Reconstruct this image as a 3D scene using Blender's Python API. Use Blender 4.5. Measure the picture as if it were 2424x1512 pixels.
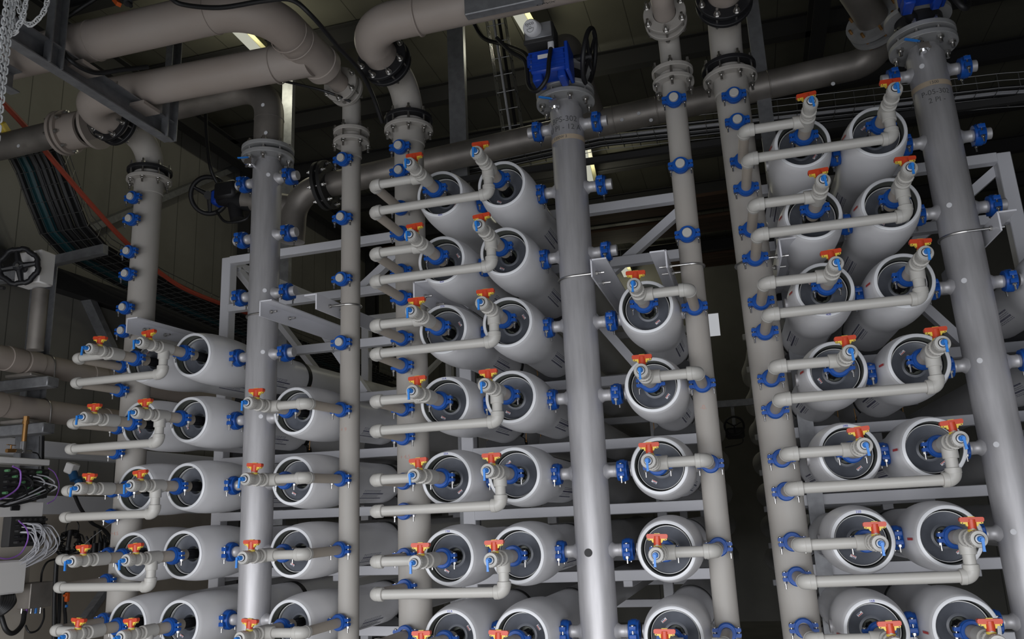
import bpy, math, random
from math import pi, sin, cos, sqrt, radians
from mathutils import Vector, Matrix, Euler

random.seed(7)
scene = bpy.context.scene
for o in list(bpy.data.objects):
    bpy.data.objects.remove(o)

# ------------------------------------------------------------------ camera
# world: x along the racks, y into the depth, z up; z = 0 at the sixth vessel row, floor at FZ
FZ = -1.55
CAM = Vector((1.6462, -3.5811, 0.1487))
YAW, PITCH, ROLL, FOC = -0.27261, 0.24027, -0.04420, 1936.9
_F = Vector((sin(YAW) * cos(PITCH), cos(YAW) * cos(PITCH), sin(PITCH)))
_R0 = Vector((cos(YAW), -sin(YAW), 0))
_U0 = _R0.cross(_F)
CR = _R0 * cos(ROLL) + _U0 * sin(ROLL)
CU = -_R0 * sin(ROLL) + _U0 * cos(ROLL)
cam_data = bpy.data.cameras.new('camera')
cam = bpy.data.objects.new('camera', cam_data)
scene.collection.objects.link(cam)
cam.matrix_world = Matrix(((CR.x, CU.x, -_F.x, CAM.x), (CR.y, CU.y, -_F.y, CAM.y), (CR.z, CU.z, -_F.z, CAM.z), (0, 0, 0, 1)))
cam_data.sensor_fit = 'HORIZONTAL'
cam_data.sensor_width = 36.0
cam_data.lens = FOC * 36.0 / 2424.0
cam_data.clip_start = 0.05
cam_data.clip_end = 100
scene.camera = cam

# ------------------------------------------------------------------ world, exposure, door light
world = bpy.data.worlds.new('world')
scene.world = world
world.use_nodes = True
world.node_tree.nodes['Background'].inputs[0].default_value = (0.62, 0.72, 0.9, 1)
world.node_tree.nodes['Background'].inputs[1].default_value = 0.5
scene.view_settings.view_transform = 'Standard'
scene.view_settings.look = 'None'
scene.view_settings.gamma = 1.0
scene.view_settings.exposure = 0.0
scene.view_settings.use_curve_mapping = False
try:
    scene.cycles.use_denoising = True
    scene.cycles.max_bounces = 6
    scene.cycles.diffuse_bounces = 3
    scene.cycles.glossy_bounces = 3
    scene.cycles.caustics_reflective = False
    scene.cycles.caustics_refractive = False
except Exception:
    pass


def area(name, loc, target, sx, sy, power, col):
    l = bpy.data.lights.new(name, 'AREA')
    l.shape = 'RECTANGLE'
    l.size = sx
    l.size_y = sy
    l.energy = power
    l.color = col
    o = bpy.data.objects.new(name, l)
    scene.collection.objects.link(o)
    o.location = loc
    o.rotation_euler = (Vector(target) - Vector(loc)).to_track_quat('-Z', 'Y').to_euler()
    return o


# daylight through the open roller door behind the camera
DOOR_Y = -5.0
dl = area('door_daylight', (0.2, DOOR_Y + 0.1, -0.50), (0.2, 0, -3.5), 7.4, 2.0, 248, (0.96, 0.97, 1.0))
dl.data.spread = radians(140)


def at(px, py, x=None, y=None, z=None):
    """point of the plane x=, y= or z= seen at a pixel of the 2424 x 1512 photograph"""
    d = _F + CR * ((px - 1212) / FOC) - CU * ((py - 756) / FOC)
    if x is not None:
        t = (x - CAM.x) / d.x
    elif y is not None:
        t = (y - CAM.y) / d.y
    else:
        t = (z - CAM.z) / d.z
    return CAM + d * t


# ------------------------------------------------------------------ materials
MATS = {}


def mat(name, col, rough=0.5, metal=0.0, noise=0.0, nscale=8.0, stretch=(1, 1, 1), bump=0.0, emit=0.0, spec=0.5, coat=0.0, col2=None):
    if name in MATS:
        return MATS[name]
    m = bpy.data.materials.new(name)
    m.use_nodes = True
    nt = m.node_tree
    b = nt.nodes['Principled BSDF']
    b.inputs['Base Color'].default_value = (*col, 1)
    b.inputs['Roughness'].default_value = rough
    b.inputs['Metallic'].default_value = metal
    b.inputs['Specular IOR Level'].default_value = spec
    if coat:
        b.inputs['Coat Weight'].default_value = coat
        b.inputs['Coat Roughness'].default_value = 0.2
    if emit:
        b.inputs['Emission Color'].default_value = (*col, 1)
        b.inputs['Emission Strength'].default_value = emit
    if noise or bump:
        tc = nt.nodes.new('ShaderNodeTexCoord')
        mp = nt.nodes.new('ShaderNodeMapping')
        mp.inputs['Scale'].default_value = stretch
        nz = nt.nodes.new('ShaderNodeTexNoise')
        nz.inputs['Scale'].default_value = nscale
        nz.inputs['Detail'].default_value = 6
        nt.links.new(tc.outputs['Object'], mp.inputs['Vector'])
        nt.links.new(mp.outputs['Vector'], nz.inputs['Vector'])
        if noise:
            rp = nt.nodes.new('ShaderNodeValToRGB')
            c2 = col2 or tuple(c * (1 - noise) for c in col)
            rp.color_ramp.elements[0].position = 0.3
            rp.color_ramp.elements[0].color = (*c2, 1)
            rp.color_ramp.elements[1].position = 0.65
            rp.color_ramp.elements[1].color = (*col, 1)
            nt.links.new(nz.outputs['Fac'], rp.inputs['Fac'])
            nt.links.new(rp.outputs['Color'], b.inputs['Base Color'])
        if bump:
            bp = nt.nodes.new('ShaderNodeBump')
            bp.inputs['Strength'].default_value = bump
            bp.inputs['Distance'].default_value = 0.004
            nt.links.new(nz.outputs['Fac'], bp.inputs['Height'])
            nt.links.new(bp.outputs['Normal'], b.inputs['Normal'])
    MATS[name] = m
    return m


def panel_mat(name, col, pitch, axis, gap=0.02, rough=0.6, col2=None):
    """sheet panels with dark joints every pitch metres along an axis, a little dirt between"""
    m = bpy.data.materials.new(name)
    m.use_nodes = True
    nt = m.node_tree
    b = nt.nodes['Principled BSDF']
    b.inputs['Roughness'].default_value = rough
    tc = nt.nodes.new('ShaderNodeTexCoord')
    sp = nt.nodes.new('ShaderNodeSeparateXYZ')
    nt.links.new(tc.outputs['Object'], sp.inputs[0])
    dv = nt.nodes.new('ShaderNodeMath'); dv.operation = 'DIVIDE'; dv.inputs[1].default_value = pitch
    nt.links.new(sp.outputs[axis], dv.inputs[0])
    fr = nt.nodes.new('ShaderNodeMath'); fr.operation = 'FRACT'
    nt.links.new(dv.outputs[0], fr.inputs[0])
    ls = nt.nodes.new('ShaderNodeMath'); ls.operation = 'LESS_THAN'; ls.inputs[1].default_value = gap
    nt.links.new(fr.outputs[0], ls.inputs[0])
    nz = nt.nodes.new('ShaderNodeTexNoise'); nz.inputs['Scale'].default_value = 1.3; nz.inputs['Detail'].default_value = 5
    nt.links.new(tc.outputs['Object'], nz.inputs['Vector'])
    r1 = nt.nodes.new('ShaderNodeValToRGB')
    r1.color_ramp.elements[0].position = 0.35
    r1.color_ramp.elements[0].color = (*(col2 or tuple(c * 0.75 for c in col)), 1)
    r1.color_ramp.elements[1].position = 0.65
    r1.color_ramp.elements[1].color = (*col, 1)
    nt.links.new(nz.outputs['Fac'], r1.inputs['Fac'])
    mx = nt.nodes.new('ShaderNodeMix'); mx.data_type = 'RGBA'
    nt.links.new(ls.outputs[0], mx.inputs[0])
    nt.links.new(r1.outputs['Color'], mx.inputs[6])
    mx.inputs[7].default_value = (*tuple(c * 0.35 for c in col), 1)
    nt.links.new(mx.outputs[2], b.inputs['Base Color'])
    MATS[name] = m
    return m


VESSEL = mat('white_fibreglass', (0.86, 0.855, 0.865), 0.36, noise=0.06, nscale=5, bump=0.12)
LIP = mat('white_lip', (0.80, 0.81, 0.83), 0.35)
BORE = mat('bore_resin', (0.12, 0.13, 0.105), 0.4)
PLATE = mat('grey_end_plate', (0.135, 0.145, 0.17), 0.36, noise=0.25, nscale=14)
CHROME = mat('bright_chrome', (0.85, 0.85, 0.86), 0.18, metal=1.0)
RINGW = mat('bright_ring', (0.92, 0.92, 0.90), 0.3)
BLACK = mat('black_rubber', (0.012, 0.012, 0.014), 0.5)
PVC = mat('beige_pvc', (0.53, 0.515, 0.48), 0.42, noise=0.07, nscale=3, stretch=(1, 1, 0.3))
PVCD = mat('darker_beige_pvc', (0.50, 0.44, 0.37), 0.45, noise=0.08, nscale=6)
PVCR = mat('riser_pvc', (0.43, 0.41, 0.38), 0.55, noise=0.10, nscale=2.5, stretch=(3, 3, 0.4), col2=(0.385, 0.355, 0.32), spec=0.25)
PVCO = mat('overhead_pvc', (0.44, 0.385, 0.345), 0.5, noise=0.12, nscale=2.2, col2=(0.40, 0.335, 0.29))
BLUE = mat('blue_cast_iron', (0.009, 0.088, 0.40), 0.40, noise=0.12, nscale=30, spec=0.35)
BLUED = mat('blue_actuator_paint', (0.01, 0.06, 0.42), 0.35)
TAPBLUE = mat('light_blue_plastic', (0.03, 0.24, 0.74), 0.35)
RED = mat('orange_red_plastic', (0.62, 0.065, 0.022), 0.38)
YELLOW = mat('yellow_plastic', (0.85, 0.62, 0.08), 0.4)
BOLT = mat('bolt_steel', (0.55, 0.54, 0.52), 0.3, metal=1.0)
STEEL = mat('stainless_steel', (0.55, 0.54, 0.55), 0.5, metal=0.45, noise=0.16, nscale=7, stretch=(6, 6, 0.7), bump=0.03)
STEELW = mat('stained_stainless', (0.36, 0.33, 0.30), 0.5, metal=0.6, noise=0.45, nscale=4)
GALV = mat('galvanised_steel', (0.34, 0.345, 0.36), 0.5, metal=0.55, noise=0.25, nscale=22)
FRAME = mat('white_painted_frame', (0.78, 0.78, 0.82), 0.42)
FLG = mat('grey_flange', (0.42, 0.42, 0.42), 0.55, metal=0.3, noise=0.2, nscale=12)
DARKST = mat('dark_structural_steel', (0.035, 0.034, 0.034), 0.7)
WIRE = mat('wire_tray_zinc', (0.24, 0.24, 0.24), 0.4, metal=0.8)
CABLE = mat('black_cable', (0.010, 0.010, 0.011), 0.5)
TEAL = mat('teal_cable', (0.01, 0.06, 0.07), 0.5)
GREYC = mat('grey_cable', (0.55, 0.55, 0.58), 0.5)
PURP = mat('violet_tube', (0.32, 0.13, 0.55), 0.4)
ORANGE = mat('orange_plastic', (0.75, 0.13, 0.02), 0.45)
ORANGEP = mat('orange_conduit', (0.42, 0.07, 0.04), 0.5)
BOXW = mat('white_box_paint', (0.86, 0.84, 0.82), 0.5)
BOXB = mat('beige_board', (0.55, 0.50, 0.43), 0.6)
BRASS = mat('brass', (0.50, 0.27, 0.10), 0.35, metal=0.8)
WOOD = mat('rusty_timber', (0.10, 0.055, 0.035), 0.8, noise=0.6, nscale=3, stretch=(0.3, 4, 4))
NAVY = mat('navy_print', (0.03, 0.03, 0.12), 0.6)
BLUEINK = mat('blue_marker_ink', (0.02, 0.03, 0.4), 0.6)
REDINK = mat('red_marker_ink', (0.50, 0.30, 0.25), 0.6)
BLACKINK = mat('black_marker_ink', (0.10, 0.10, 0.10), 0.6)
REDTAPE = mat('red_tape', (0.55, 0.05, 0.04), 0.5)
STICK = mat('white_sticker', (0.78, 0.78, 0.80), 0.6)
TAPE = mat('tan_tape', (0.45, 0.36, 0.26), 0.6)
GREEN = mat('green_connector', (0.12, 0.30, 0.14), 0.5)
CHAINM = mat('zinc_chain', (0.93, 0.94, 0.94), 0.6)
LAMP = mat('lit_tube', (0.0, 0.0, 0.0), 0.9, spec=0.0)
LAMP.node_tree.nodes['Principled BSDF'].inputs['Emission Color'].default_value = (0.46, 0.46, 0.38, 1)
LAMP.node_tree.nodes['Principled BSDF'].inputs['Emission Strength'].default_value = 1.0
LAMPR = mat('lamp_reflector', (0.30, 0.28, 0.16), 0.5)
DAY = mat('bright_daylight', (0.0, 0.0, 0.0), 0.9, spec=0.0)
DAY.node_tree.nodes['Principled BSDF'].inputs['Emission Color'].default_value = (0.42, 0.43, 0.45, 1)
DAY.node_tree.nodes['Principled BSDF'].inputs['Emission Strength'].default_value = 1.0


# ------------------------------------------------------------------ mesh builder
def frame_z(d):
    d = Vector(d).normalized()
    a = Vector((0, 0, 1)) if abs(d.z) < 0.95 else Vector((1, 0, 0))
    u = a.cross(d).normalized()
    v = d.cross(u).normalized()
    return u, v, d


class MB:
    def __init__(self):
        self.v = []
        self.f = []

    def add(self, vs, fs):
        n = len(self.v)
        self.v += [tuple(p) for p in vs]
        self.f += [tuple(i + n for i in f) for f in fs]
        return self

    def box(self, c, s, rot=None):
        c = Vector(c)
        vs = []
        for x in (-.5, .5):
            for y in (-.5, .5):
                for z in (-.5, .5):
                    p = Vector((x * s[0], y * s[1], z * s[2]))
                    if rot is not None:
                        p = rot @ p
                    vs.append(c + p)
        return self.add(vs, [(0, 1, 3, 2), (4, 6, 7, 5), (0, 4, 5, 1), (2, 3, 7, 6), (0, 2, 6, 4), (1, 5, 7, 3)])

    def bbox(self, c, s, b=0.004, rot=None):
        """box with chamfered edges"""
        c = Vector(c)
        h = [q / 2 for q in s]
        vs = []
        idx = {}
        for sx in (-1, 1):
            for sy in (-1, 1):
                for sz in (-1, 1):
                    for a in range(3):
                        q = [sx * (h[0] - (0 if a == 0 else b)), sy * (h[1] - (0 if a == 1 else b)), sz * (h[2] - (0 if a == 2 else b))]
                        p = Vector(q)
                        if rot is not None:
                            p = rot @ p
                        idx[(sx, sy, sz, a)] = len(vs)
                        vs.append(c + p)
        fs = []
        for a in range(3):
            o = [i for i in range(3) if i != a]
            for s_ in (-1, 1):
                ring = []
                for (p, q) in ((-1, -1), (1, -1), (1, 1), (-1, 1)):
                    k = [0, 0, 0]
                    k[a] = s_
                    k[o[0]] = p
                    k[o[1]] = q
                    ring.append(idx[(*k, a)])
                fs.append(tuple(ring))
        for a in range(3):
            o = [i for i in range(3) if i != a]
            for p in (-1, 1):
                for q in (-1, 1):
                    k1 = [0, 0, 0]; k2 = [0, 0, 0]
                    k1[o[0]] = k2[o[0]] = p
                    k1[o[1]] = k2[o[1]] = q
                    k1[a] = -1; k2[a] = 1
                    fs.append((idx[(*k1, o[0])], idx[(*k2, o[0])], idx[(*k2, o[1])], idx[(*k1, o[1])]))
        for sx in (-1, 1):
            for sy in (-1, 1):
                for sz in (-1, 1):
                    fs.append(tuple(idx[(sx, sy, sz, a)] for a in range(3)))
        return self.add(vs, fs)

    def lathe(self, prof, o=(0, 0, 0), d=(0, 1, 0), n=32, close=False):
        """prof: list of (r, t) along direction d; r = 0 closes"""
        u, v, w = frame_z(d)
        o = Vector(o)
        vs = []
        rings = []
        for (r, t) in prof:
            c = o + w * t
            if r < 1e-6:
                rings.append([len(vs)])
                vs.append(c)
            else:
                rings.append(list(range(len(vs), len(vs) + n)))
                for i in range(n):
                    a = 2 * pi * i / n
                    vs.append(c + (u * cos(a) + v * sin(a)) * r)
        fs = []
        seq = list(zip(rings[:-1], rings[1:]))
        if close:
            seq.append((rings[-1], rings[0]))
        for A, B in seq:
            if len(A) == 1 and len(B) == 1:
                continue
            for i in range(n):
                j = (i + 1) % n
                if len(A) == 1:
                    fs.append((A[0], B[i], B[j]))
                elif len(B) == 1:
                    fs.append((A[i], B[0], A[j]))
                else:
                    fs.append((A[i], B[i], B[j], A[j]))
        return self.add(vs, fs)

    def cyl(self, p0, p1, r, n=20, r1=None, cap=True, ch=0.0):
        p0 = Vector(p0); p1 = Vector(p1)
        L = (p1 - p0).length
        r1 = r if r1 is None else r1
        pr = [(r, 0), (r1, L)]
        if ch:
            pr = [(r - ch, 0), (r, ch), (r1, L - ch), (r1 - ch, L)]
        if cap:
            pr = [(0, 0)] + pr + [(0, L)]
        return self.lathe(pr, p0, p1 - p0, n)

    def hexn(self, p0, p1, r):
        return self.cyl(p0, p1, r, 6)

    def tube(self, pts, r, n=12, cap=True, closed=False):
        pts = [Vector(p) for p in pts]
        vs = []
        fs = []
        m = len(pts)
        tang = []
        for i in range(m):
            a = pts[i - 1] if (i > 0 or closed) else pts[i]
            b = pts[(i + 1) % m] if (i < m - 1 or closed) else pts[i]
            tang.append((b - a).normalized())
        u, v, w = frame_z(tang[0])
        for i in range(m):
            t = tang[i]
            if i:
                ax = tang[i - 1].cross(t)
                if ax.length > 1e-7:
                    q = Matrix.Rotation(tang[i - 1].angle(t), 3, ax.normalized())
                    u = q @ u
                    v = q @ v
            rr = r[i] if isinstance(r, (list, tuple)) else r
            for k in range(n):
                a = 2 * pi * k / n
                vs.append(pts[i] + (u * cos(a) + v * sin(a)) * rr)
        for i in range(m if closed else m - 1):
            i2 = (i + 1) % m
            for k in range(n):
                k2 = (k + 1) % n
                fs.append((i * n + k, i2 * n + k, i2 * n + k2, i * n + k2))
        if cap and not closed:
            fs.append(tuple(range(n))[::-1])
            fs.append(tuple(range((m - 1) * n, m * n)))
        return self.add(vs, fs)

    def prism(self, poly, o, u, v, w, depth):
        """extrude a 2D polygon (u, v axes) by depth along w, centred"""
        o = Vector(o); u = Vector(u); v = Vector(v); w = Vector(w)
        n = len(poly)
        vs = [o + u * a + v * b - w * depth / 2 for a, b in poly] + [o + u * a + v * b + w * depth / 2 for a, b in poly]
        fs = [tuple(range(n))[::-1], tuple(range(n, 2 * n))]
        for i in range(n):
            j = (i + 1) % n
            fs.append((i, j, n + j, n + i))
        return self.add(vs, fs)

    def bar(self, p0, p1, a, b, up=(0, 0, 1)):
        """rectangular bar from p0 to p1; a = width across, b = height along up"""
        p0 = Vector(p0); p1 = Vector(p1)
        w = (p1 - p0).normalized()
        s = w.cross(Vector(up))
        if s.length < 1e-4:
            s = w.cross(Vector((0, 1, 0)))
        s.normalize()
        t = s.cross(w).normalized()
        poly = [(-a / 2, -b / 2), (a / 2, -b / 2), (a / 2, b / 2), (-a / 2, b / 2)]
        return self.prism(poly, (p0 + p1) / 2, s, t, w, (p1 - p0).length)

    def chan(self, p0, p1, web, fl, t=0.006, open_dir=(1, 0, 0)):
        """C channel: web height along the third axis, flanges towards open_dir"""
        p0 = Vector(p0); p1 = Vector(p1)
        w = (p1 - p0).normalized()
        od = Vector(open_dir)
        od = (od - w * od.dot(w)).normalized()
        up = w.cross(od).normalized()
        h = web / 2
        poly = [(0, -h), (fl, -h), (fl, -h + t), (t, -h + t), (t, h - t), (fl, h - t), (fl, h), (0, h)]
        return self.prism(poly, (p0 + p1) / 2, od, up, w, (p1 - p0).length)

    def mesh(self, name, smooth=True, angle=38):
        me = bpy.data.meshes.new(name)
        me.from_pydata([tuple(p) for p in self.v], [], self.f)
        me.validate()
        me.update()
        import bmesh
        bm = bmesh.new()
        bm.from_mesh(me)
        bmesh.ops.recalc_face_normals(bm, faces=bm.faces)
        bm.to_mesh(me)
        bm.free()
        if smooth:
            me.polygons.foreach_set('use_smooth', [True] * len(me.polygons))
            try:
                me.set_sharp_from_angle(angle=radians(angle))
            except Exception:
                pass
        return me


def rounded(points, R, k=7):
    """polyline with its corners rounded to radius R"""
    P = [Vector(p) for p in points]
    out = [P[0]]
    for i in range(1, len(P) - 1):
        a = (P[i - 1] - P[i]).normalized()
        b = (P[i + 1] - P[i]).normalized()
        ang = a.angle(b)
        if ang > pi - 0.02:
            out.append(P[i]); continue
        d = R / math.tan(ang / 2)
        d = min(d, (P[i - 1] - P[i]).length * 0.98, (P[i + 1] - P[i]).length * 0.98)
        Rr = d * math.tan(ang / 2)
        bis = (a + b).normalized()
        c = P[i] + bis * (Rr / sin(ang / 2))
        s = P[i] + a * d - c
        e = P[i] + b * d - c
        tot = s.angle(e)
        ax = s.cross(e).normalized()
        for q in range(k + 1):
            out.append(c + Matrix.Rotation(tot * q / k, 3, ax) @ s)
    out.append(P[-1])
    return out


def spline(ctrl, k=8):
    P = [Vector(p) for p in ctrl]
    P = [2 * P[0] - P[1]] + P + [2 * P[-1] - P[-2]]
    out = []
    for i in range(1, len(P) - 2):
        for q in range(k):
            t = q / k
            a, b, c, d = P[i - 1], P[i], P[i + 1], P[i + 2]
            out.append(0.5 * ((2 * b) + (c - a) * t + (2 * a - 5 * b + 4 * c - d) * t * t + (3 * b - a - 3 * c + d) * t ** 3))
    out.append(P[-2])
    return out


# ------------------------------------------------------------------ things
COL = scene.collection


def link(name, me, parent=None, m=None, M=None):
    if m is not None and not me.materials:
        me.materials.append(m)
    o = bpy.data.objects.new(name, me)
    COL.objects.link(o)
    if parent is not None:
        o.parent = parent
    if M is not None:
        o.matrix_local = M
    return o


def tag(o, label=None, cat=None, group=None, kind=None):
    if label: o['label'] = label
    if cat: o['category'] = cat
    if group: o['group'] = group
    if kind: o['kind'] = kind
    return o


def part(name, mb, m, parent=None, M=None, smooth=True):
    return link(name, mb.mesh(name, smooth), parent, m, M)


def single(name, mb, m, label, cat, group=None, M=None, smooth=True):
    return tag(link(name, mb.mesh(name, smooth), None, m, M), label, cat, group)


def empty(name, loc, label, cat, group=None, M=None):
    o = bpy.data.objects.new(name, None)
    o.empty_display_size = 0.05
    COL.objects.link(o)
    o.matrix_world = M if M is not None else Matrix.Translation(Vector(loc))
    return tag(o, label, cat, group)


def struct(name, mb, m, smooth=False):
    return tag(link(name, mb.mesh(name, smooth), None, m), kind='structure')


class Proto:
    """a kind of thing: root mesh or Empty, parts, sub-parts; spawn() copies it, sharing mesh data"""
    def __init__(self, root=None):
        self.root = root          # (mesh, material) or None
        self.parts = []           # (name, mesh, matrix, label, [(name, mesh, matrix)])

    def add(self, name, mb, m, M=None, subs=(), label=None):
        me = mb.mesh(name)
        me.materials.append(m)
        ss = []
        for (n2, mb2, m2, M2) in subs:
            me2 = mb2.mesh(n2)
            me2.materials.append(m2)
            ss.append((n2, me2, M2 or Matrix()))
        self.parts.append((name, me, M or Matrix(), label, ss))
        return self

    def spawn(self, name, M, label, cat, group=None, skip=()):
        r = bpy.data.objects.new(name, None)
        r.empty_display_size = 0.05
        COL.objects.link(r)
        r.matrix_world = M
        tag(r, label, cat, group)
        for (n, me, Ml, lb, ss) in self.parts:
            if n in skip:
                continue
            o = bpy.data.objects.new(n, me)
            COL.objects.link(o)
            o.parent = r
            o.matrix_local = Ml
            if lb:
                o['label'] = lb
            for (n2, me2, M2) in ss:
                p = bpy.data.objects.new(n2, me2)
                COL.objects.link(p)
                p.parent = o
                p.matrix_local = M2
        return r


_textcache = {}


def text_mesh(s, size, shear=0.0):
    key = (s, size)
    if key in _textcache:
        return _textcache[key]
    c = bpy.data.curves.new('txt', 'FONT')
    c.body = s
    c.size = size
    c.align_x = 'CENTER'
    c.align_y = 'CENTER'
    c.extrude = 0.0004
    c.shear = shear
    o = bpy.data.objects.new('txt', c)
    COL.objects.link(o)
    bpy.context.view_layer.update()
    me = bpy.data.meshes.new_from_object(o.evaluated_get(bpy.context.evaluated_depsgraph_get()))
    bpy.data.objects.remove(o)
    bpy.data.curves.remove(c)
    _textcache[key] = me
    return me


def wrapped_text(s, size, R, m, parent, M, name='writing'):
    """text bent around a vertical cylinder of radius R, read from the -Y side"""
    me = text_mesh(s, size).copy()
    for v in me.vertices:
        a = v.co.x / R
        rr = R + 0.0006 + v.co.z
        v.co = Vector((sin(a) * rr, -cos(a) * rr, v.co.y))
    me.materials.clear()
    me.materials.append(m)
    return link(name, me, parent, None, M)


def arc(c, r, a0, a1, n, u, v):
    c = Vector(c); u = Vector(u); v = Vector(v)
    return [c + u * (r * cos(a0 + (a1 - a0) * i / n)) + v * (r * sin(a0 + (a1 - a0) * i / n)) for i in range(n + 1)]


# ------------------------------------------------------------------ the hall
WX, EX, BY, RZ = -3.75, 6.5, 10.5, 4.55
WALLM = panel_mat('wall_panels', (0.30, 0.29, 0.26), 0.31, 1, 0.03)
WALLB = panel_mat('back_wall_panels', (0.20, 0.195, 0.17), 1.0, 0, 0.015)
ROOFM = panel_mat('roof_panels', (0.17, 0.165, 0.13), 0.33, 0, 0.025)
FLOORM = mat('concrete_floor', (0.42, 0.41, 0.39), 0.7, noise=0.3, nscale=2)
struct('floor', MB().box(((WX + EX) / 2, (BY + DOOR_Y) / 2, FZ - 0.05), (EX - WX + .4, BY - DOOR_Y + .4, 0.1)), FLOORM)
struct('ceiling', MB().box(((WX + EX) / 2, (BY + DOOR_Y) / 2, RZ + 0.05), (EX - WX + .4, BY - DOOR_Y + .4, 0.1)), ROOFM)
struct('wall_left', MB().box((WX - 0.05, (BY + DOOR_Y) / 2, (FZ + RZ) / 2), (0.1, BY - DOOR_Y + .4, RZ - FZ)), WALLM)
struct('wall_right', MB().box((EX + 0.05, (BY + DOOR_Y) / 2, (FZ + RZ) / 2), (0.1, BY - DOOR_Y + .4, RZ - FZ)), WALLB)
# far wall with the small bright panes let into it
w1 = at(1690, 768, y=BY); w2 = at(1611, 768, y=BY)
bw = MB()
z0, z1 = w1.z - 0.2, w1.z + 0.2
xs = [WX, w2.x - 0.07, w2.x + 0.05, w1.x - 0.10, w1.x + 0.09, EX]
for i in range(5):
    if i in (1, 3):
        bw.box(((xs[i] + xs[i + 1]) / 2, BY + .05, (FZ + z0) / 2), (xs[i + 1] - xs[i], .1, z0 - FZ))
        bw.box(((xs[i] + xs[i + 1]) / 2, BY + .05, (RZ + z1) / 2), (xs[i + 1] - xs[i], .1, RZ - z1))
    else:
        bw.box(((xs[i] + xs[i + 1]) / 2, BY + .05, (FZ + RZ) / 2), (xs[i + 1] - xs[i], .1, RZ - FZ))
struct('wall_back', bw, WALLB)
struct('window_1', MB().box(((xs[1] + xs[2]) / 2, BY + .04, w1.z), (xs[2] - xs[1], .01, .4)), DAY)
struct('window_2', MB().box(((xs[3] + xs[4]) / 2, BY + .04, w1.z), (xs[4] - xs[3], .01, .4)), DAY)
fw = MB()
fw.box((1.375, DOOR_Y - .1, (0.75 + RZ) / 2), (EX - WX, .1, RZ - 0.75))
fw.box((WX + .1, DOOR_Y - .1, (FZ + 0.75) / 2), (.2, .1, 0.75 - FZ))
fw.box((EX - .1, DOOR_Y - .1, (FZ + 0.75) / 2), (.2, .1, 0.75 - FZ))
struct('wall_front', fw, WALLB)

# steel of the hall
def ibeam(mb, p0, p1, h=0.16, w=0.09, t=0.01, up=(0, 0, 1)):
    p0 = Vector(p0); p1 = Vector(p1)
    u = Vector(up)
    mb.bar(p0 + u * (h / 2 - t / 2), p1 + u * (h / 2 - t / 2), w, t, up)
    mb.bar(p0 - u * (h / 2 - t / 2), p1 - u * (h / 2 - t / 2), w, t, up)
    mb.bar(p0, p1, t, h - t, up)

PY = [1.1, 2.3, 3.55, 4.7, 5.9, 7.2, 8.5, 9.7]
for i, yy in enumerate(PY):
    b = MB()
    ibeam(b, (WX, yy, RZ - .14), (EX, yy, RZ - .14), 0.2, 0.1)
    o = struct('trim_%d' % (i + 1), b, DARKST)
    o.name = 'ceiling_purlin' if i == 0 else 'ceiling_purlin.%03d' % i
for i, xx in enumerate((-3.45, 2.6)):
    b = MB()
    ibeam(b, (xx, DOOR_Y + .1, RZ - .34), (xx, BY, RZ - .34), 0.22, 0.13)
    struct('ceiling_rafter', b, DARKST)
# wall girts, posts and braces on the left wall
b = MB()
b.bar((WX + .06, -3, 2.23), (WX + .06, BY, 2.23), .12, .17)
struct('wall_girt', b, DARKST)
b = MB()
b.bar((WX + .05, -3, .85), (WX + .05, BY, .85), .10, .12)
struct('wall_girt', b, FRAME)
b = MB()
b.bar((WX + .05, -3, .42), (WX + .05, BY, .42), .10, .14)
struct('wall_girt', b, FRAME)
p0 = at(175, 555, x=WX + .05); p1 = at(560, 395, x=WX + .05)
b = MB(); b.bar(p0, p1, .06, .12, (1, 0, 0)); struct('wall_brace', b, GALV)
b = MB(); b.bar(at(205, 700, x=WX + .05), (WX + .05, 2.9, 1.0), .06, .10, (1, 0, 0)); struct('wall_brace', b, GALV)
b = MB(); b.bar(at(190, 1470, x=WX + .05), at(252, 1385, x=WX + .05), .05, .12, (1, 0, 0)); struct('wall_brace', b, GALV)
for yy in (4.2, 7.5):
    b = MB(); ibeam(b, (WX + .09, yy, FZ), (WX + .09, yy, RZ - .25), .15, .15, .01, (0, 1, 0)); struct('wall_post', b, DARKST)
b = MB().box((WX + .02, .9, (FZ + .36) / 2), (.04, 6.0, .36 - FZ))
struct('baseboard_left', b, mat('beige_dado', (.42, .37, .31), .6, noise=.2, nscale=2))
# post on the left with its arm
P = at(95, 690, y=1.0)
b = MB()
b.chan((P.x, P.y, FZ), (P.x, P.y, 2.17), .14, .08, .008, (1, -.3, 0))
struct('wall_post', b, GALV)
pa = at(112, 622, y=1.0); pb = at(250, 590, y=1.0)
b = MB(); b.bar(pa, pb, .05, .07)
single('cantilever_bracket', b, GALV, 'galvanised arm on the left post carrying the wire cable tray', 'bracket')

# galvanised posts behind the racks
for (px0, px1, py, yy, nm) in ((1060, 1098, 150, 1.35, 'grey galvanised post rising behind the middle rack, left of the vertical cable tray'),
                               (1775, 1808, 100, 1.0, 'pale galvanised post behind the riser at the left side of the right rack'),
                               (668, 692, 220, 2.2, 'grey post rising behind the steel header of the left rack')):
    a = at(px0, py, y=yy); c = at(px1, py, y=yy)
    b = MB()
    b.chan(((a.x + c.x) / 2, yy, FZ), ((a.x + c.x) / 2, yy, RZ - .24), abs(c.x - a.x), .05, .006, (0, 1, 0))
    single('steel_post', b, GALV, nm, 'post')

LAMPW = 9.0
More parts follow.
